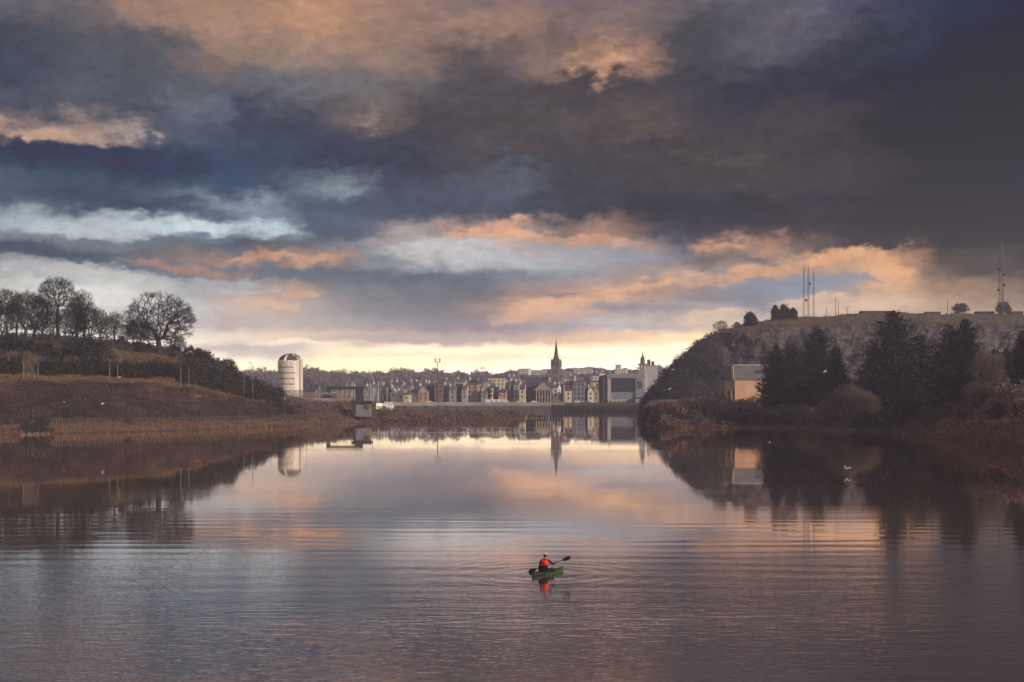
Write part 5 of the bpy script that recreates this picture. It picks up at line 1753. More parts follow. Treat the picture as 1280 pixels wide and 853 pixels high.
for i in (4, 5, 6, 7, 8):
    b = MB()
    a0, a1 = 2 * math.pi * i / 10 + .2, 2 * math.pi * (i + (1 if i not in (8, 6) else .5)) / 10 + .2
    es = [.1, .35, .6, .85, 1.1, 1.4]
    if i == 4:
        es = es[2:]
    if i in (8, 5):
        es = es[:4]
    vs = []
    for e in es:
        for a in (a0, (a0 + a1) / 2, a1):
            for rr_ in (.95, .92):
                vs.append((r0 * rr_ * math.cos(a) * math.cos(e), r0 * rr_ * math.sin(a) * math.cos(e), q(452) + math.sin(e) * (q(442.5) - q(452)) * (.99 if rr_ > .93 else .96)))
    fs = []
    for j in range(len(es) - 1):
        o_ = j * 6
        for k in (0, 2):
            fs += [(o_ + k, o_ + k + 2, o_ + k + 8, o_ + k + 6), (o_ + k + 1, o_ + k + 7, o_ + k + 9, o_ + k + 3)]
    b.add(vs, fs)
    b.build('dome_plate', M_['brick'] if i in (5, 6) else M_['rust'], root)
b = MB()
for x in (-.25, .25):
    b.tube([(r0 * .88 + x, -r0 * .62, 0), (r0 * .88 + x, -r0 * .62, q(451))], .06, 5)
for i in range(34):
    z = 1 + i * .55
    b.tube([(r0 * .88 - .25, -r0 * .62, z), (r0 * .88 + .25, -r0 * .62, z)], .035, 4)
b.build('ladder', M_['rust'], root)


def pole(px, Y, py_top, z0, label, name='street_lamp', cat='lamp', arm=0.9, r=.10, material='steel', side=1, group="lamp posts on the left bank"):
    h = PZ(py_top, Y) - z0
    root = empty(name, (PX(px, Y), Y, z0))
    tag(root, label, cat, group)
    b = MB(); b.tube([(0, 0, -.3), (0, 0, h * .5), (0, 0, h)], [r * 1.3, r, r * .75], 7); b.build('pole', M_[material], root)
    if arm:
        b = MB(); b.tube([(0, 0, h), (side * arm * .6, -.1, h + .22), (side * arm, -.1, h + .25)], r * .5, 6); b.build('arm', M_[material], root)
        b = MB(); b.box(side * arm - .32, side * arm + .32, -.24, .04, h + .14, h + .30); b.build('lamp_head', M_['steel_dark'], root)
    return root


for px, t, top, lab, arm, sd in ((29.5, 4.4, 453, "lamp post at the left end of the bank road, first of four", .9, 1), (47.5, 4.4, 453, "lamp post second from the left on the bank road", .9, -1),
                                 (137, 4.4, 453, "taller lamp post of the pair in the middle of the terrace", .9, 1), (147, 4.7, 456, "shorter lamp post of the pair in the middle of the terrace", .7, 1),
                                 (226, 4.3, 452, "taller lamp post below the round-headed tree", .9, 1), (236, 4.4, 460, "shorter lamp post right of the tall one below the round tree", .7, 1),
                                 (305, 4.6, 470, "shorter lamp post on the dark slope's river end", .8, 1), (316, 4.6, 455, "tallest lamp post on the dark slope's river end", .8, -1)):
    p = left.at(px, t)
    pole(px, p.y, top, p.z, lab, arm=arm, side=sd)
pole(383, 640, 453, 2.0, "thin pole standing right of the derelict tower", name='mast_pole', cat='pole', arm=0, r=.09, group=None)

# railway signal with its orange red arm and white marks
p = left.at(249, 2.4)
root = empty('railway_signal', (p.x, p.y, p.z))
tag(root, "railway signal post with an orange red arm board and pale plates", "signal")
h = PZ(495, p.y) - p.z
b = MB(); b.tube([(0, 0, -.3), (0, 0, h)], .12, 7); b.build('post', M_['timber'], root)
b = MB(); b.box(-.95, .75, -.18, -.12, h - .35, h + .15); b.build('arm', M_['red_paint'], root)
for z in (h - 1.3, h - 2.4, h - 3.2):
    b = MB(); b.box(-.15, .15, -.2, -.13, z - .2, z + .15); b.build('plate', M_['post'], root)
b = MB()
for i in range(12):
    z = .4 + i * (h - .8) / 12
    b.tube([(.2, .12, z), (.5, .12, z)], .02, 4)
b.tube([(.2, .12, 0), (.2, .12, h)], .025, 4); b.tube([(.5, .12, 0), (.5, .12, h)], .025, 4)
b.build('ladder', M_['steel_dark'], root)

p = left.at(354, 3.4)
root = empty('signal_lamp', (p.x, p.y, p.z))
tag(root, "dark railway lamp post with two box heads at the bank's end", "signal")
h = PZ(500, p.y) - p.z
b = MB(); b.tube([(0, 0, -.3), (0, 0, h)], .16, 7); b.build('post', M_['steel_dark'], root)
for x in (-.55, .55):
    b = MB(); b.box(x - .32, x + .32, -.35, .2, h - .1, h + 1.0); b.build('head', M_['steel'] if x > 0 else M_['steel_dark'], root)
b = MB(); b.box(-.9, .9, -.1, .05, h - .25, h - .12); b.build('bracket', M_['steel_dark'], root)

# railway fence along the shore: one fence, each post a part of it
root = empty('railway_fence', tuple(left.at(210, 2.35)))
tag(root, "long pale post and rail fence between the shore reeds and the bracken", "fence")
o0 = root.location.copy()
pm = MB(); pm.tube([(0, 0, -.4), (0, 0, 1.75)], [.085, .075], 6)
post0 = pm.build('post', M_['post'], root)
rr = random.Random(12)
tops = []
n = 98
for i in range(n):
    px = 64 + (400 - 64) * i / (n - 1)
    p = left.at(px, 2.35)
    d = Vector(p) - o0
    c = post0 if i == 0 else post0.copy()
    if i:
        COL.objects.link(c)
    c.parent = root
    c.location = d
    c.rotation_euler = (rr.gauss(0, .03), rr.gauss(0, .04), rr.uniform(0, 3))
    c.scale = (1, 1, rr.uniform(.82, 1.12))
    tops.append(d)
for z in (.75, 1.35):
    b = MB(); b.tube([t + Vector((0, -.09, z)) for t in tops], .03, 4); b.build('rail', M_['post'], root)

# pinkish boundary wall on the embankment top
b = MB()
prev = None
for i in range(18):
    px = 366 + (441 - 366) * i / 17
    Yw = 535
    x = PX(px, Yw)
    zt = PZ(497.2 + .06 * i, Yw)
    if prev:
        x0, z0 = prev
        b.add([(x0, Yw, 1.0), (x, Yw, 1.0), (x, Yw, zt), (x0, Yw, z0), (x0, Yw + .5, 1.0), (x, Yw + .5, 1.0), (x, Yw + .5, zt), (x0, Yw + .5, z0)], [(0, 1, 2, 3), (7, 6, 5, 4), (3, 2, 6, 7), (0, 3, 7, 4), (1, 5, 6, 2)])
    prev = (x, zt)
tag(b.build('boundary_wall', M_['pink']), "low pinkish wall on the embankment beside the round tower", "wall")

# boat hoist, a dark steel portal
Y = 565
zb = 2.0
root = empty('boat_hoist', (PX(430, Y), Y, zb))
tag(root, "dark steel portal frame of a boat hoist above the embankment wall", "hoist")
q = lambda py: PZ(py, Y) - zb
k = Y / FOC
for y in (0, 5):
    b = MB(); b.box(-22 * k, 22 * k, y - .3, y + .3, q(487), q(483.4)); b.build('beam', M_['steel_dark'], root)
for x, w_ in ((-20.5 * k, .45), (18 * k, 1.3)):
    for y in (0, 5):
        b = MB(); b.box(x - w_, x + w_, y - .3, y + .3, 0, q(487) - .003); b.build('leg', M_['steel_dark'], root)
b = MB(); b.tube([(-14 * k, 2.5, q(485)), (-14 * k, 2.5, q(491))], .05, 5); b.tube([(-10 * k, 2.5, q(485)), (-10 * k, 2.5, q(491))], .05, 5); b.build('sling', M_['steel_dark'], root)


def hull_mesh(L, W, Hh):
    b = MB()
    st = []
    n = 9
    for i in range(n):
        t = i / (n - 1)
        w = W / 2 * (math.sin(math.pi * min(1, (1 - t) * .62 + .0)) ** .6 if t > .02 else .75)
        w = W / 2 * (1 - max(0, (t - .45) / .55) ** 2.2) * (.82 + .18 * min(1, t / .3))
        sh = Hh * (1 + .22 * t * t)
        st.append([(L * (t - .5), -w, sh), (L * (t - .5), -w * .85, sh * .45), (L * (t - .5), 0, .0 + .25 * Hh * max(0, t - .8) * 5), (L * (t - .5), w * .85, sh * .45), (L * (t - .5), w, sh)])
    for s in st:
        b.v.extend(s)
    for i in range(n - 1):
        for j in range(4):
            b.f.append((i * 5 + j, i * 5 + j + 1, (i + 1) * 5 + j + 1, (i + 1) * 5 + j)); b.m.append(0)
        b.f.append((i * 5 + 4, i * 5, (i + 1) * 5, (i + 1) * 5 + 4)); b.m.append(0)
    b.f.append((0, 1, 2, 3, 4)); b.m.append(0)
    return b


def yacht(px, Y, py_top, z0, label, hull_mat='white', mast_mat='mast', lean=0.0, stay=True, L=8.5, r=.13):
    root = empty('sailing_boat', (PX(px, Y), Y, z0), rng.uniform(-.5, .5))
    tag(root, label, "boat", "yachts laid up in the boatyard")
    hull_mesh(L, 2.7, 1.5).build('hull', M_[hull_mat], root)
    b = MB(); b.prism([(-2.4, 1.5), (1.0, 1.55), (.5, 2.1), (-1.9, 2.1)], -.8, .8); b.build('cabin', M_['white'], root)
    h = PZ(py_top, Y) - z0
    b = MB(); b.tube([(0.4, 0, 1.4), (0.4 + lean * h, 0, h)], [r, r * .75], 6); mo = b.build('mast', M_[mast_mat], root)
    b = MB(); b.tube([(0.3, 0, 2.7), (-3.2, 0, 2.8)], r * .8, 6); b.build('boom', M_[mast_mat], mo)
    if stay:
        b = MB(); b.tube([(0.4 + lean * h, 0, h * .98), (L * .48, 0, 1.75)], .035, 4); b.tube([(0.4 + lean * h, 0, h * .98), (-L * .48, 0, 1.6)], .035, 4); b.build('stay', M_['white_paint'], root)
    return root


rng = random.Random(5)
yd = [(394, 690, 486.5, 'mast', 'navy', "yacht with a short sunlit orange mast first right of the round tower"), (398, 700, 483, 'mast', 'white', "yacht with a taller sunlit orange mast second right of the round tower"),
      (421, 660, 487, 'mast', 'white', "yacht seen under the hoist beam with its mast at the left"), (427, 670, 487.5, 'mast', 'red_paint', "red hulled yacht under the middle of the hoist beam"),
      (432.5, 640, 478.5, 'mast', 'white', "yacht whose bright mast rises over the hoist beam left of the white pair"), (439, 650, 477.5, 'white_paint', 'white', "white masted yacht, left of the pair rising above the hoist"),
      (442.5, 655, 478.5, 'white_paint', 'navy', "navy hulled yacht with white mast, right of the pair above the hoist"), (455, 640, 486, 'mast', 'white', "yacht just right of the hoist's thick leg"),
      (462.5, 680, 480, 'white_paint', 'white', "white yacht between the hoist and the leaning mast"), (472, 720, 476, 'white_paint', 'navy', "navy yacht with the tallest white mast right of the leaning one"),
      (483, 760, 484, 'white_paint', 'white', "white yacht nearest the bridge's bright end")]
for px, Y, top, mm, hm, lab in yd:
    yacht(px, Y, top, 1.9, lab, hull_mat=hm, mast_mat=mm)
yacht(466.5, 690, 466, 1.9, "yacht with a long pale mast leaning to the right", mast_mat='steel', lean=-.06, L=10)
p_ = (PX(412, 560), 560, PZ(497.5, 560))
root = empty('work_boat', p_, .1)
tag(root, "dark hulled work boat with a white rail hanging in the hoist", "boat")
hull_mesh(5.6, 2.2, 1.5).build('hull', M_['navy'], root)
b = MB(); b.tube([(-2.6, -.9, 1.75), (2.6, -.35, 2.1)], .07, 5); b.tube([(-2.6, .9, 1.75), (2.6, .35, 2.1)], .07, 5); b.build('rail', M_['white_paint'], root)
b = MB(); b.box(-1.6, .2, -.7, .7, 1.5, 2.2); b.build('cabin', M_['navy'], root)

# the hut at the water's edge
Y = 462
p = spit.at(452, 1.2)
root = empty('waterside_hut', (PX(452, Y), Y, .4))
tag(root, "grey panelled hut with a dark flat roof at the water's edge", "hut")
q = lambda py: PZ(py, Y) - .4
k = Y / FOC
b = MB(); b.box(-10.5 * k, 10.5 * k, 0, 4.5, q(521), q(504.6)); b.build('wall', M_['stone'], root)
b = MB(); b.box(-12.5 * k, 12.5 * k, -.8, 5.2, q(504.6) + .003, q(501.2)); b.build('roof', M_['steel_dark'], root)
b = MB(); b.box(-10.9 * k, -7.5 * k, -.1, -.01, q(519), q(506)); b.build('door', M_['steel_dark'], root)
b = MB(); b.box(3 * k, 9 * k, -.06, -.01, q(512), q(507)); b.build('window', M_['pane'], root)
b = MB(); b.box(-6.5 * k, 1.5 * k, -.06, -.01, q(519), q(506)); b.build('panel', M_['bluegrey'], root)
for x in (-9, -3, 3, 9):
    b = MB(); b.tube([(x * k, .3, -2), (x * k, .3, q(521) + .2)], .14, 6); b.build('pile', M_['timber'], root)
b = MB(); b.tube([(-10 * k, -.4, q(504)), (-10 * k, -.4, q(496.5))], .05, 5); b.tube([(-9 * k, .1, q(501)), (-9 * k, .1, q(497.5))], .06, 5); b.build('aerial', M_['steel_dark'], root)

# ------------------------------------------------------------------ the orange building under the rock hill
Y = 432
zb = 5.0
root = empty('orange_building', (PX(941, Y), Y, zb), R(7))
tag(root, "orange rendered building with a steep grey upper storey beside the conifers", "building")
q = lambda py: PZ(py, Y) - zb
k = Y / FOC
hw = 23 * k
b = MB(); b.box(-hw, hw, 0, 11, 0, q(475.5)); b.build('wall', M_['orange'], root)
b = MB(); b.prism_x([(-.35, q(475.3)), (11.35, q(475.3)), (10.2, q(457)), (.8, q(457))], -hw - .2, hw + .2); rf = b.build('roof', M_['slate'], root)
b = MB(); b.box(-hw - .35, hw + .35, .6, 10.4, q(457) + .003, q(456)); b.build('ridge_capping', M_['pale_grey'], rf)
b = MB(); b.prism_x([(-.36, q(475.2)), (2.2, q(475.2)), (2.6, q(457.4)), (.79, q(457.4))], -hw - .5, -hw - .21); b.build('verge', M_['tan'], rf)
b = MB(); b.box(hw - 8.5 * k, hw - 4.5 * k, -.06, .02, q(489), q(480)); b.build('window', M_['pane'], root)
b = MB(); b.box(hw - 18 * k, hw - 4 * k, -.15, .38, q(466.5), q(463.5)); b.build('roof_vent', M_['steel_dark'], rf)
b = MB(); b.box(-hw - 1.2, -hw - .02, .5, 4.0, 0, q(488)); b.build('lean_to', M_['brick'], root)

# pale rubble heap on the right bank
rr = random.Random(19)
mb = MB()
c = on_right(1262, 4.5)
for i in range(130):
    a, d = rr.uniform(0, 6.28), abs(rr.gauss(0, .5))
    x, y = c[0] + math.cos(a) * d * 5.2, c[1] + math.sin(a) * d * 2.0
    s = rr.uniform(.25, .7)
    z = c[2] + max(0, 1.9 - d * 1.5) - .1
    M = Matrix.Translation((x, y, z)) @ Matrix.Rotation(rr.uniform(0, 3), 4, Vector((rr.random(), rr.random(), 1)).normalized())
    mb.box(-s, s, -s * .7, s * .7, -s * .45, s * .45, M=M)
tag(mb.build('rubble', M_['pale_rock']), "pale heap of rubble on the slope near the right edge", "rubble", kind='stuff')
mb = MB()
for i in range(26):
    px = rr.uniform(22, 66)
    p = left.at(px, rr.uniform(.8, 1.1))
    s = rr.uniform(.12, .38)
    M = Matrix.Translation((p.x, p.y, p.z + .1)) @ Matrix.Rotation(rr.uniform(0, 3), 4, Vector((rr.random(), rr.random(), 1)).normalized())
    mb.box(-s, s, -s * .8, s * .8, -s * .5, s * .5, M=M)
tag(mb.build('shore_stones', M_['stone']), "grey stones at the left water's edge", "stones", kind='stuff')

# ------------------------------------------------------------------ masts on the rock hill
def lattice(px, t, py_top, label, w=.9, taper=.5, dishes=0, r=.06, guys=False):
    p = hill.at(px, t)
    h = PZ(py_top, p.y) - p.z
    root = empty('radio_mast', (p.x, p.y, p.z - .3), .4)
    tag(root, label, "mast", "radio masts on the rock hill")
    b = MB()
    cs = [Vector((math.cos(a), math.sin(a), 0)) for a in (0, 2.094, 4.189)]
    wz = lambda z: w * (1 - (1 - taper) * z / h) * .6
    for c in cs:
        b.tube([c * wz(0), c * wz(h) + Vector((0, 0, h))], r, 4)
    n = max(6, int(h / 1.6))
    for i in range(n):
        z0, z1 = h * i / n, h * (i + 1) / n
        for j in range(3):
            b.tube([cs[j] * wz(z0) + Vector((0, 0, z0)), cs[(j + 1) % 3] * wz(z1) + Vector((0, 0, z1))], r * .55, 3)
            b.tube([cs[j] * wz(z1) + Vector((0, 0, z1)), cs[(j + 1) % 3] * wz(z1) + Vector((0, 0, z1))], r * .55, 3)
    b.build('lattice', M_['steel_dark'], root)
    b = MB(); b.tube([(0, 0, h), (0, 0, h * 1.10)], .05, 5); b.build('aerial', M_['steel_dark'], root)
    rr = random.Random(px)
    for i in range(dishes):
        z = h * (.35 + .35 * i / max(1, dishes - 1))
        b = MB(); s = 1 if i % 2 else -1
        if i % 3 == 2:
            b.box(s * wz(z) - .2 + s * .4, s * wz(z) + .2 + s * .4, -.2, .2, z - 1.1, z + 1.1)
        else:
            b.lathe([(.75, -.2), (.55, 0), (.1, .1)], sides=12)
            b.v = [(s * (wz(z) + .5) + v[2], v[0], z + v[1]) for v in b.v]
        b.build('antenna', M_['steel_dark'], root)
    return root


lattice(1005, 4.9, 334, "left-hand lattice mast of the three on the hilltop", w=.9, r=.05)
lattice(1010.5, 4.9, 336, "middle lattice mast of the three on the hilltop", w=1.1, r=.06, dishes=2)
lattice(1017, 4.95, 340, "right-hand lattice mast of the three on the hilltop", w=.9, r=.05)
lattice(1252, 4.9, 302, "tall lattice mast with antennas above a bush near the right edge", w=2.2, taper=.55, r=.11, dishes=6)
for px, top, lab in ((1033, 384, "shortest whip pole right of the three lattice masts"), (1044.5, 372, "taller pole of the pair right of the lattice masts"), (1048, 377, "shorter pole of the pair right of the lattice masts"), (1059, 383, "single pole with a crosspiece left of the low hilltop bunker"), (1184.5, 374, "thin pole left of the bare round bush on the skyline")):
    p = hill.at(px, 4.9)
    o = pole(px, p.y, top, p.z, lab, name='mast_pole', cat='pole', arm=0, r=.12, material='steel_dark', group="poles on the rock hill")
    if px in (1059, 1044.5):
        h = PZ(top, p.y) - p.z
        b = MB(); b.tube([(-.8, 0, h * .9), (.8, 0, h * .9)], .06, 5); b.build('crosspiece', M_['steel_dark'], o)
for px0, px1, top, lab in ((1078, 1118, 390.0, "low dark flat-topped bunker on the skyline of the rock hill"), (1160, 1176, 391, "small low dark building right of the broadest conifer's top"), (1223, 1243, 390.6, "low dark sheds left of the tall lattice mast"), (1264, 1279, 390.6, "low dark building at the right end of the skyline")):
    p = hill.at((px0 + px1) / 2, 5.0)
    root = empty('hilltop_building', (p.x, p.y, p.z - .8))
    tag(root, lab, "building", "low buildings on the rock hill")
    w = (px1 - px0) / FOC * p.y
    h = PZ(top, p.y) - p.z + .8
    b = MB(); b.box(-w / 2, w / 2, 0, 6, 0, h); b.build('wall', M_['charcoal'], root)
    b = MB(); b.prism_x([(-.3, h + .003), (6.3, h + .003), (4.6, h + .55), (1.4, h + .55)], -w / 2 - .3, w / 2 + .3); b.build('roof', M_['slate_dark'], root)
p0 = None
root = None
# a wire fence line on the hill's edge
p = hill.at(1040, 4.85)
root = empty('hilltop_fence', tuple(p))
tag(root, "thin wire fence along the grassy hilltop below the masts", "fence")
pm = MB(); pm.tube([(0, 0, -.3), (0, 0, 1.5)], .06, 5)
post0 = pm.build('post', M_['steel_dark'], root)
pts = []
for i in range(24):
    px = 1000 + i * 3.5
    w = hill.at(px, 4.85) - p
    c = post0 if i == 0 else post0.copy()
    if i:
        COL.objects.link(c)
    c.parent = root
    c.location = w
    pts.append(w + Vector((0, 0, 1.4)))
b = MB(); b.tube(pts, .03, 4); b.build('wire', M_['steel_dark'], root)

# ------------------------------------------------------------------ birds
def bird(name, p, span, label, cat, material, flap=.35, rz=0.0, bank=0.0, floating=False, group=None):
    b = MB()
    L = span * .42
    ring = []
    prof = [(-.5, .01), (-.38, .05), (-.15, .13), (.1, .15), (.28, .10), (.36, .085), (.44, .08), (.5, .045), (.56, .01)]
    sides = 10
    for x, r_ in prof:
        for k in range(sides):
            t = 2 * math.pi * k / sides
            b.v.append((x * L, math.cos(t) * r_ * L, math.sin(t) * r_ * L * .9 + (.05 * L if x > .3 else 0)))
    for i in range(len(prof) - 1):
        for k in range(sides):
            k2 = (k + 1) % sides
            b.f.append((i * sides + k, i * sides + k2, (i + 1) * sides + k2, (i + 1) * sides + k)); b.m.append(0)
    b.add([(-.42 * L, -.05 * L, .02), (-.42 * L, .05 * L, .02), (-.75 * L, .16 * L, 0), (-.75 * L, -.16 * L, 0), (-.42 * L, 0, -.02)], [(0, 1, 2, 3), (1, 0, 4), (4, 3, 2), (0, 3, 4), (4, 2, 1)])
    if not floating:
        for s in (-1, 1):
            secs = [(.0, .16, .0, .16), (.25, .17, flap * .55, .15), (.5, .13, flap * .62, .10), (.8, .03, flap * .45, .05), (1.0, -.14, flap * .30, -.12)]
            base = len(b.v)
            for u_, lead, z, trail in secs:
                y = s * (.1 * L + u_ * span / 2)
                c = .17 * span * (1 - u_ ** 2 * .85)
                b.v.append((lead * L + .02, y, z * span * .5)); b.v.append((lead * L - c, y, z * span * .5 - .01)); b.v.append((lead * L - c * .35, y, z * span * .5 - .035 * (1 - u_)))
            for i in range(len(secs) - 1):
                a = base + i * 3
                c = a + 3
                for f in ((a, c, c + 1, a + 1), (a, a + 2, c + 2, c), (a + 2, a + 1, c + 1, c + 2)):
                    b.f.append(f if s > 0 else tuple(reversed(f))); b.m.append(0)
    else:
        for s in (-1, 1):
            b.add([(.2 * L, s * .1 * L, .06 * L), (-.1 * L, s * .16 * L, .1 * L), (-.65 * L, s * .04 * L, .1 * L), (-.2 * L, s * .15 * L, -.02)], [(0, 1, 2), (0, 2, 3), (0, 3, 1), (1, 3, 2)])
    o = b.build(name, M_[material], smooth=True)
    o.location = p
    o.rotation_euler = (bank, 0, rz)
    tag(o, label, cat, group)
    return o


g = "gulls over the river"
bird('gull', P(1110, 501, 300), 1.7, "white gull flying low before the broadest conifer", "gull", 'feather', .9, 1.2, .3, group=g)
bird('gull', P(1031, 465, 270), 1.7, "white gull in front of the conifer clump's dark crown", "gull", 'feather', .3, 2.6, -.35, group=g)
bird('gull', P(1058, 586, 155), 1.2, "white gull skimming the water below the right bank", "gull", 'feather', .7, .6, .2, group=g)
bird('gull', (PX(962, 262), 262, .06), 1.9, "white gull sitting on the water off the right bank", "gull", 'feather', 0, 1.9, 0, True, g)
bird('gull', P(128, 505, 290), 1.7, "white gull flying before the brown bracken of the left bank", "gull", 'feather', .25, .3, .3, group=g)
bird('gull', P(149, 471.5, 310), 1.9, "white gull flying before the hedge on the left bank", "gull", 'feather', .1, .2, -.2, group=g)
bird('gull', P(80, 503, 300), 1.0, "small far gull over the bracken left of the other", "gull", 'feather', .4, 1.0, .2, group=g)
bird('gull', P(841, 462.5, 480), 2.3, "upper white gull before the dark river end of the rock hill", "gull", 'feather', .3, 2.9, -.2, group=g)
bird('gull', P(837, 486.5, 470), 2.6, "lower white gull before the dark river end of the rock hill", "gull", 'feather', .1, .2, -.3, group=g)
bird('crow', P(952, 76, 150), .75, "small black bird high in the dark clouds", "bird", 'crow', .8, 1.3, .5)
# ------------------------------------------------------------------ the kayaker
K_POS = Vector((PX(683, 67.4), 67.4, 0.0))
K_ROT = R(-38)
P_ROT = R(-24)          # the paddler's turned shoulders
kg = mat('kayak_green', (0.024, 0.072, 0.014), (0.016, 0.05, 0.011), 2.0, rough=0.35, spec=0.5)
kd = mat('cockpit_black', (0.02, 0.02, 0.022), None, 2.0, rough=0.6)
root = empty('kayak', K_POS, K_ROT)
tag(root, "short green kayak with a dark stern on the open river", "kayak")
L = 2.5
n = 21
b = MB()
rows = []
for i in range(n):
    t = i / (n - 1)
    y = (t - .5) * L + .12
    e = abs(2 * t - 1)
    w = .31 * max(0.0, 1 - e ** 2.6) + .012
    sheer = .11 + .07 * e ** 2 + (.05 if t > .5 else 0) * e ** 2
    keel = -.11 + .22 * max(0, e - .72) ** 1.4 * 3
    crown = .05 * (1 - e)
    rows.append([(0, y, keel), (w * .55, y, keel + .03), (w * .93, y, (keel + sheer) * .45), (w, y, sheer - .03), (w * .93, y, sheer), (w * .5, y, sheer + crown), (0, y, sheer + crown * 1.3),
                 (-w * .5, y, sheer + crown), (-w * .93, y, sheer), (-w, y, sheer - .03), (-w * .93, y, (keel + sheer) * .45), (-w * .55, y, keel + .03)])
m = 12
for rws in rows:
    b.v.extend(rws)
for i in range(n - 1):
    for j in range(m):
        j2 = (j + 1) % m
        if 6 <= i <= 12 and j in (5, 6):      # cockpit opening
            continue
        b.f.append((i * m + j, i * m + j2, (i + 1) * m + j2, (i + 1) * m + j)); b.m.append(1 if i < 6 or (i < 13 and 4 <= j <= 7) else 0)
b.f.append(tuple(range(m - 1, -1, -1))); b.m.append(0)
b.f.append(tuple((n - 1) * m + j for j in range(m))); b.m.append(0)
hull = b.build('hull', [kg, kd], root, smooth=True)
b = MB()
ring = [(.21 * math.cos(a), -.01 + .42 * math.sin(a), .18) for a in [2 * math.pi * k / 24 for k in range(25)]]
b.tube(ring, .025, 6, cap=False)
b.build('cockpit_rim', kd, root)
b = MB(); b.box(-.17, .17, -.36, .1, .0, .06); b.prism_x([(-.40, .05), (-.34, .05), (-.38, .42), (-.43, .42)], -.16, .16); b.build('seat', kd, root)
b = MB()
for y0, y1 in ((.70, 1.0), (-.85, -.62)):
    for s in (-1, 1):
        b.tube([(s * .16, y0, .175), (-s * .10, y1, .185)], .008, 4)
b.build('deck_line', kd, root)
for y in (1.30, -1.06):
    b = MB(); b.tube([(-.04, y, .19), (0, y, .22), (.04, y, .19)], .012, 5); b.build('carry_handle', kd, root)

# the paddle: right blade up, left blade dipping into the water
pd = Vector((1, -.02, .37)).normalized()
pc = Vector((.02, .34, .41))
paddle = empty('paddle', K_POS, P_ROT)
tag(paddle, "black double-bladed paddle tilted with its right blade raised", "paddle")
b = MB(); b.tube([pc - pd * .78, pc + pd * .80], .016, 8); b.build('shaft', kd, paddle)
up = Vector((0, .35, 1)).cross(pd).normalized()
side = pd.cross(up).normalized()
for s in (-1, 1):
    b = MB()
    prof = [(.72, .02), (.80, .06), (.90, .095), (1.02, .10), (1.12, .085), (1.18, .03)]
    vs, fs = [], []
    for d, w in prof:
        c = pc + pd * s * d
        sp = 1.0
        vs += [c + side * w - up * .012, c + up * .012, c - side * w - up * .012, c - up * .03]
    for i in range(len(prof) - 1):
        for j in range(4):
            fs.append((i * 4 + j, i * 4 + (j + 1) % 4, (i + 1) * 4 + (j + 1) % 4, (i + 1) * 4 + j))
    fs += [(0, 1, 2, 3), tuple(len(prof) * 4 - 4 + j for j in (3, 2, 1, 0))]
    b.add(vs, fs)
    b.build('blade', kd, paddle)

# the paddler: one skinned body, fingers closed on the shaft
skin_m = mat('skin', (0.45, 0.27, 0.20), (0.40, 0.23, 0.17), 8.0, rough=0.55)
jacket = mat('dark_jacket', (0.025, 0.025, 0.032), (0.018, 0.018, 0.022), 6.0)
trous = mat('dark_trousers', (0.020, 0.020, 0.024), None, 6.0)
vest_m = mat('orange_vest', (0.95, 0.055, 0.010), (0.85, 0.045, 0.010), 5.0, rough=0.6)
cap_m = mat('white_cap', (0.48, 0.48, 0.51), (0.36, 0.36, 0.40), 6.0, rough=0.5)
hair_m = mat('dark_hair', (0.03, 0.022, 0.018), None, 20.0)
V, E_, RAD = [], [], []


def vtx(p, r, par=None):
    V.append(tuple(p)); RAD.append(r)
    if par is not None:
        E_.append((par, len(V) - 1))
    return len(V) - 1


pel = vtx((0, -.16, .20), (.15, .11))
wst = vtx((0, -.18, .36), (.135, .10), pel)
chs = vtx((0, -.17, .54), (.165, .115), wst)
shl = vtx((0, -.16, .68), (.13, .09), chs)
nck = vtx((0, -.15, .775), (.055, .055), shl)
jaw = vtx((0, -.115, .85), (.068, .078), nck)
hd = vtx((0, -.125, .92), (.078, .095), jaw)
top = vtx((0, -.13, .985), (.055, .065), hd)
nose = vtx((0, -.005, .885), (.014, .016), jaw)
for s in (-1, 1):
    ear = vtx((s * .083, -.13, .895), (.012, .022), hd)
hands = {}
for s in (-1, 1):
    g_ = pc + pd * (.40 if s > 0 else -.36)
    sh = vtx((s * .195, -.15, .665), (.068, .068), shl)
    elb_p = Vector((s * (.37 if s > 0 else .345), .02, .47 if s > 0 else .37))
    ua = vtx(Vector((s * .195, -.15, .665)).lerp(elb_p, .5), (.056, .056), sh)
    el_ = vtx(elb_p, (.046, .046), ua)
    wr_p = g_ + Vector((-s * .02, -.10, .02))
    fa = vtx(elb_p.lerp(wr_p, .5), (.042, .042), el_)
    wr = vtx(wr_p, (.028, .028), fa)
    pm_ = vtx(g_ + Vector((0, -.045, .028)), (.034, .020), wr)
    hands[s] = g_
    for i in range(4):
        off = pd * ((i - 1.5) * .021)
        ln = (1.0, 1.08, 1.02, .85)[i]
        k1 = vtx(g_ + off + Vector((0, -.005, .040 * ln)), (.0095, .0095), pm_)
        k2 = vtx(g_ + off + Vector((0, .032 * ln, .022)), (.0085, .0085), k1)
        vtx(g_ + off + Vector((0, .028 * ln, -.012)), (.0075, .0075), k2)
    t1 = vtx(g_ - pd * s * .038 + Vector((0, -.030, .0)), (.011, .011), pm_)
    vtx(g_ - pd * s * .020 + Vector((0, .006, -.028)), (.009, .009), t1)
    hip = vtx((s * .10, -.10, .16), (.095, .085), pel)
    kn = vtx((s * .17, .36, .235), (.062, .062), hip)
    sk = vtx((s * .14, .62, .16), (.052, .052), kn)
    an = vtx((s * .10, .86, .09), (.036, .036), sk)
    vtx((s * .12, .93, .19), (.034, .028), an)
me = bpy.data.meshes.new('person')
me.from_pydata(V, E_, [])
tmp = bpy.data.objects.new('person', me)
COL.objects.link(tmp)
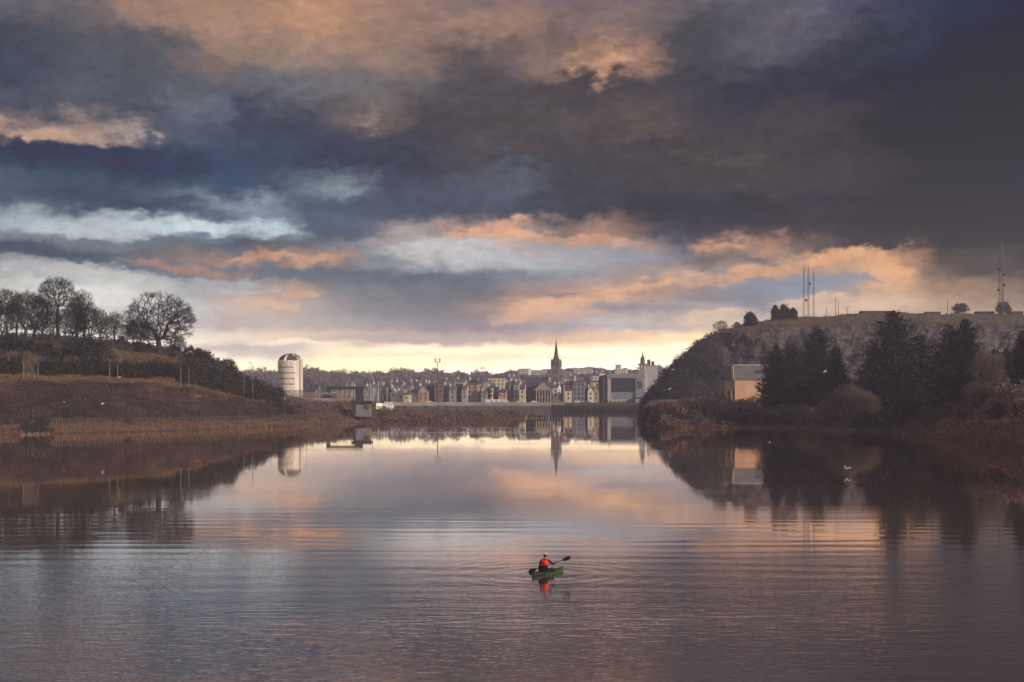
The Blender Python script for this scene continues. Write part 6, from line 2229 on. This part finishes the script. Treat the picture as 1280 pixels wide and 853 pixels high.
sk_ = tmp.modifiers.new('skin', 'SKIN')
sk_.use_smooth_shade = True
for i, r_ in enumerate(RAD):
    me.skin_vertices[0].data[i].radius = r_
    me.skin_vertices[0].data[i].use_root = (i == 0)
sb = tmp.modifiers.new('sub', 'SUBSURF')
sb.levels = 2
sb.render_levels = 2
dg = bpy.context.evaluated_depsgraph_get()
body = bpy.data.meshes.new_from_object(tmp.evaluated_get(dg))
bpy.data.objects.remove(tmp)
body.name = 'person'
for m_ in (jacket, skin_m, trous):
    body.materials.append(m_)
for p in body.polygons:
    c = p.center
    near = min((c - hands[s]).length for s in (-1, 1))
    p.material_index = 1 if c.z > .765 or near < .075 else 2 if (c.z < .27 or c.y > .12) and abs(c.x) < .26 and near > .2 and c.z < .34 else 0
    p.use_smooth = True
person = bpy.data.objects.new('person', body)
COL.objects.link(person)
person.location = K_POS
person.rotation_euler = (0, 0, P_ROT)
tag(person, "person seen from behind in an orange life vest and white cap, seated and paddling", "person")


def ring_loft(secs, name, material, cap=True, smooth=True):
    b = MB()
    s_n = 20
    for (cx, cy, z, rx, ry) in secs:
        for k in range(s_n):
            t = 2 * math.pi * k / s_n
            b.v.append((cx + rx * math.cos(t), cy + ry * math.sin(t), z))
    for i in range(len(secs) - 1):
        for k in range(s_n):
            k2 = (k + 1) % s_n
            b.f.append((i * s_n + k, i * s_n + k2, (i + 1) * s_n + k2, (i + 1) * s_n + k)); b.m.append(0)
    if cap:
        b.f.append(tuple((len(secs) - 1) * s_n + k for k in range(s_n))); b.m.append(0)
    return b.build(name, material, person, smooth=smooth)


vest = ring_loft([(0, -.175, .46, .165, .135), (0, -.175, .48, .19, .155), (0, -.17, .58, .195, .158), (0, -.165, .66, .175, .14), (0, -.16, .72, .12, .10)], 'life_vest', vest_m, cap=False)
b = MB()
for s in (-1, 1):
    b.tube([(s * .10, -.29, .64), (s * .11, -.22, .735), (s * .11, -.10, .735), (s * .10, -.03, .66)], .03, 6)
b.build('strap', vest_m, vest)
b = MB(); b.tube([(.197 * math.cos(a), -.172 + .160 * math.sin(a), .53) for a in [2 * math.pi * k / 20 for k in range(21)]], .012, 5, cap=False); b.build('belt', jacket, vest)
cap = ring_loft([(0, -.122, .945, .092, .106), (0, -.124, .965, .094, .108), (0, -.128, .992, .085, .098), (0, -.128, 1.018, .058, .07), (0, -.128, 1.03, .02, .024)], 'cap', cap_m)
b = MB(); b.add([(-.07, -.03, .948), (.07, -.03, .948), (.05, .055, .935), (-.05, .055, .935), (-.07, -.03, .958), (.07, -.03, .958), (.05, .055, .945), (-.05, .055, .945)], [(3, 2, 1, 0), (4, 5, 6, 7), (0, 1, 5, 4), (1, 2, 6, 5), (2, 3, 7, 6), (3, 0, 4, 7)]); b.build('peak', cap_m, cap)
ring_loft([(0, -.15, .83, .062, .07), (0, -.142, .87, .083, .093), (0, -.140, .955, .090, .103)], 'hair', hair_m, cap=False)
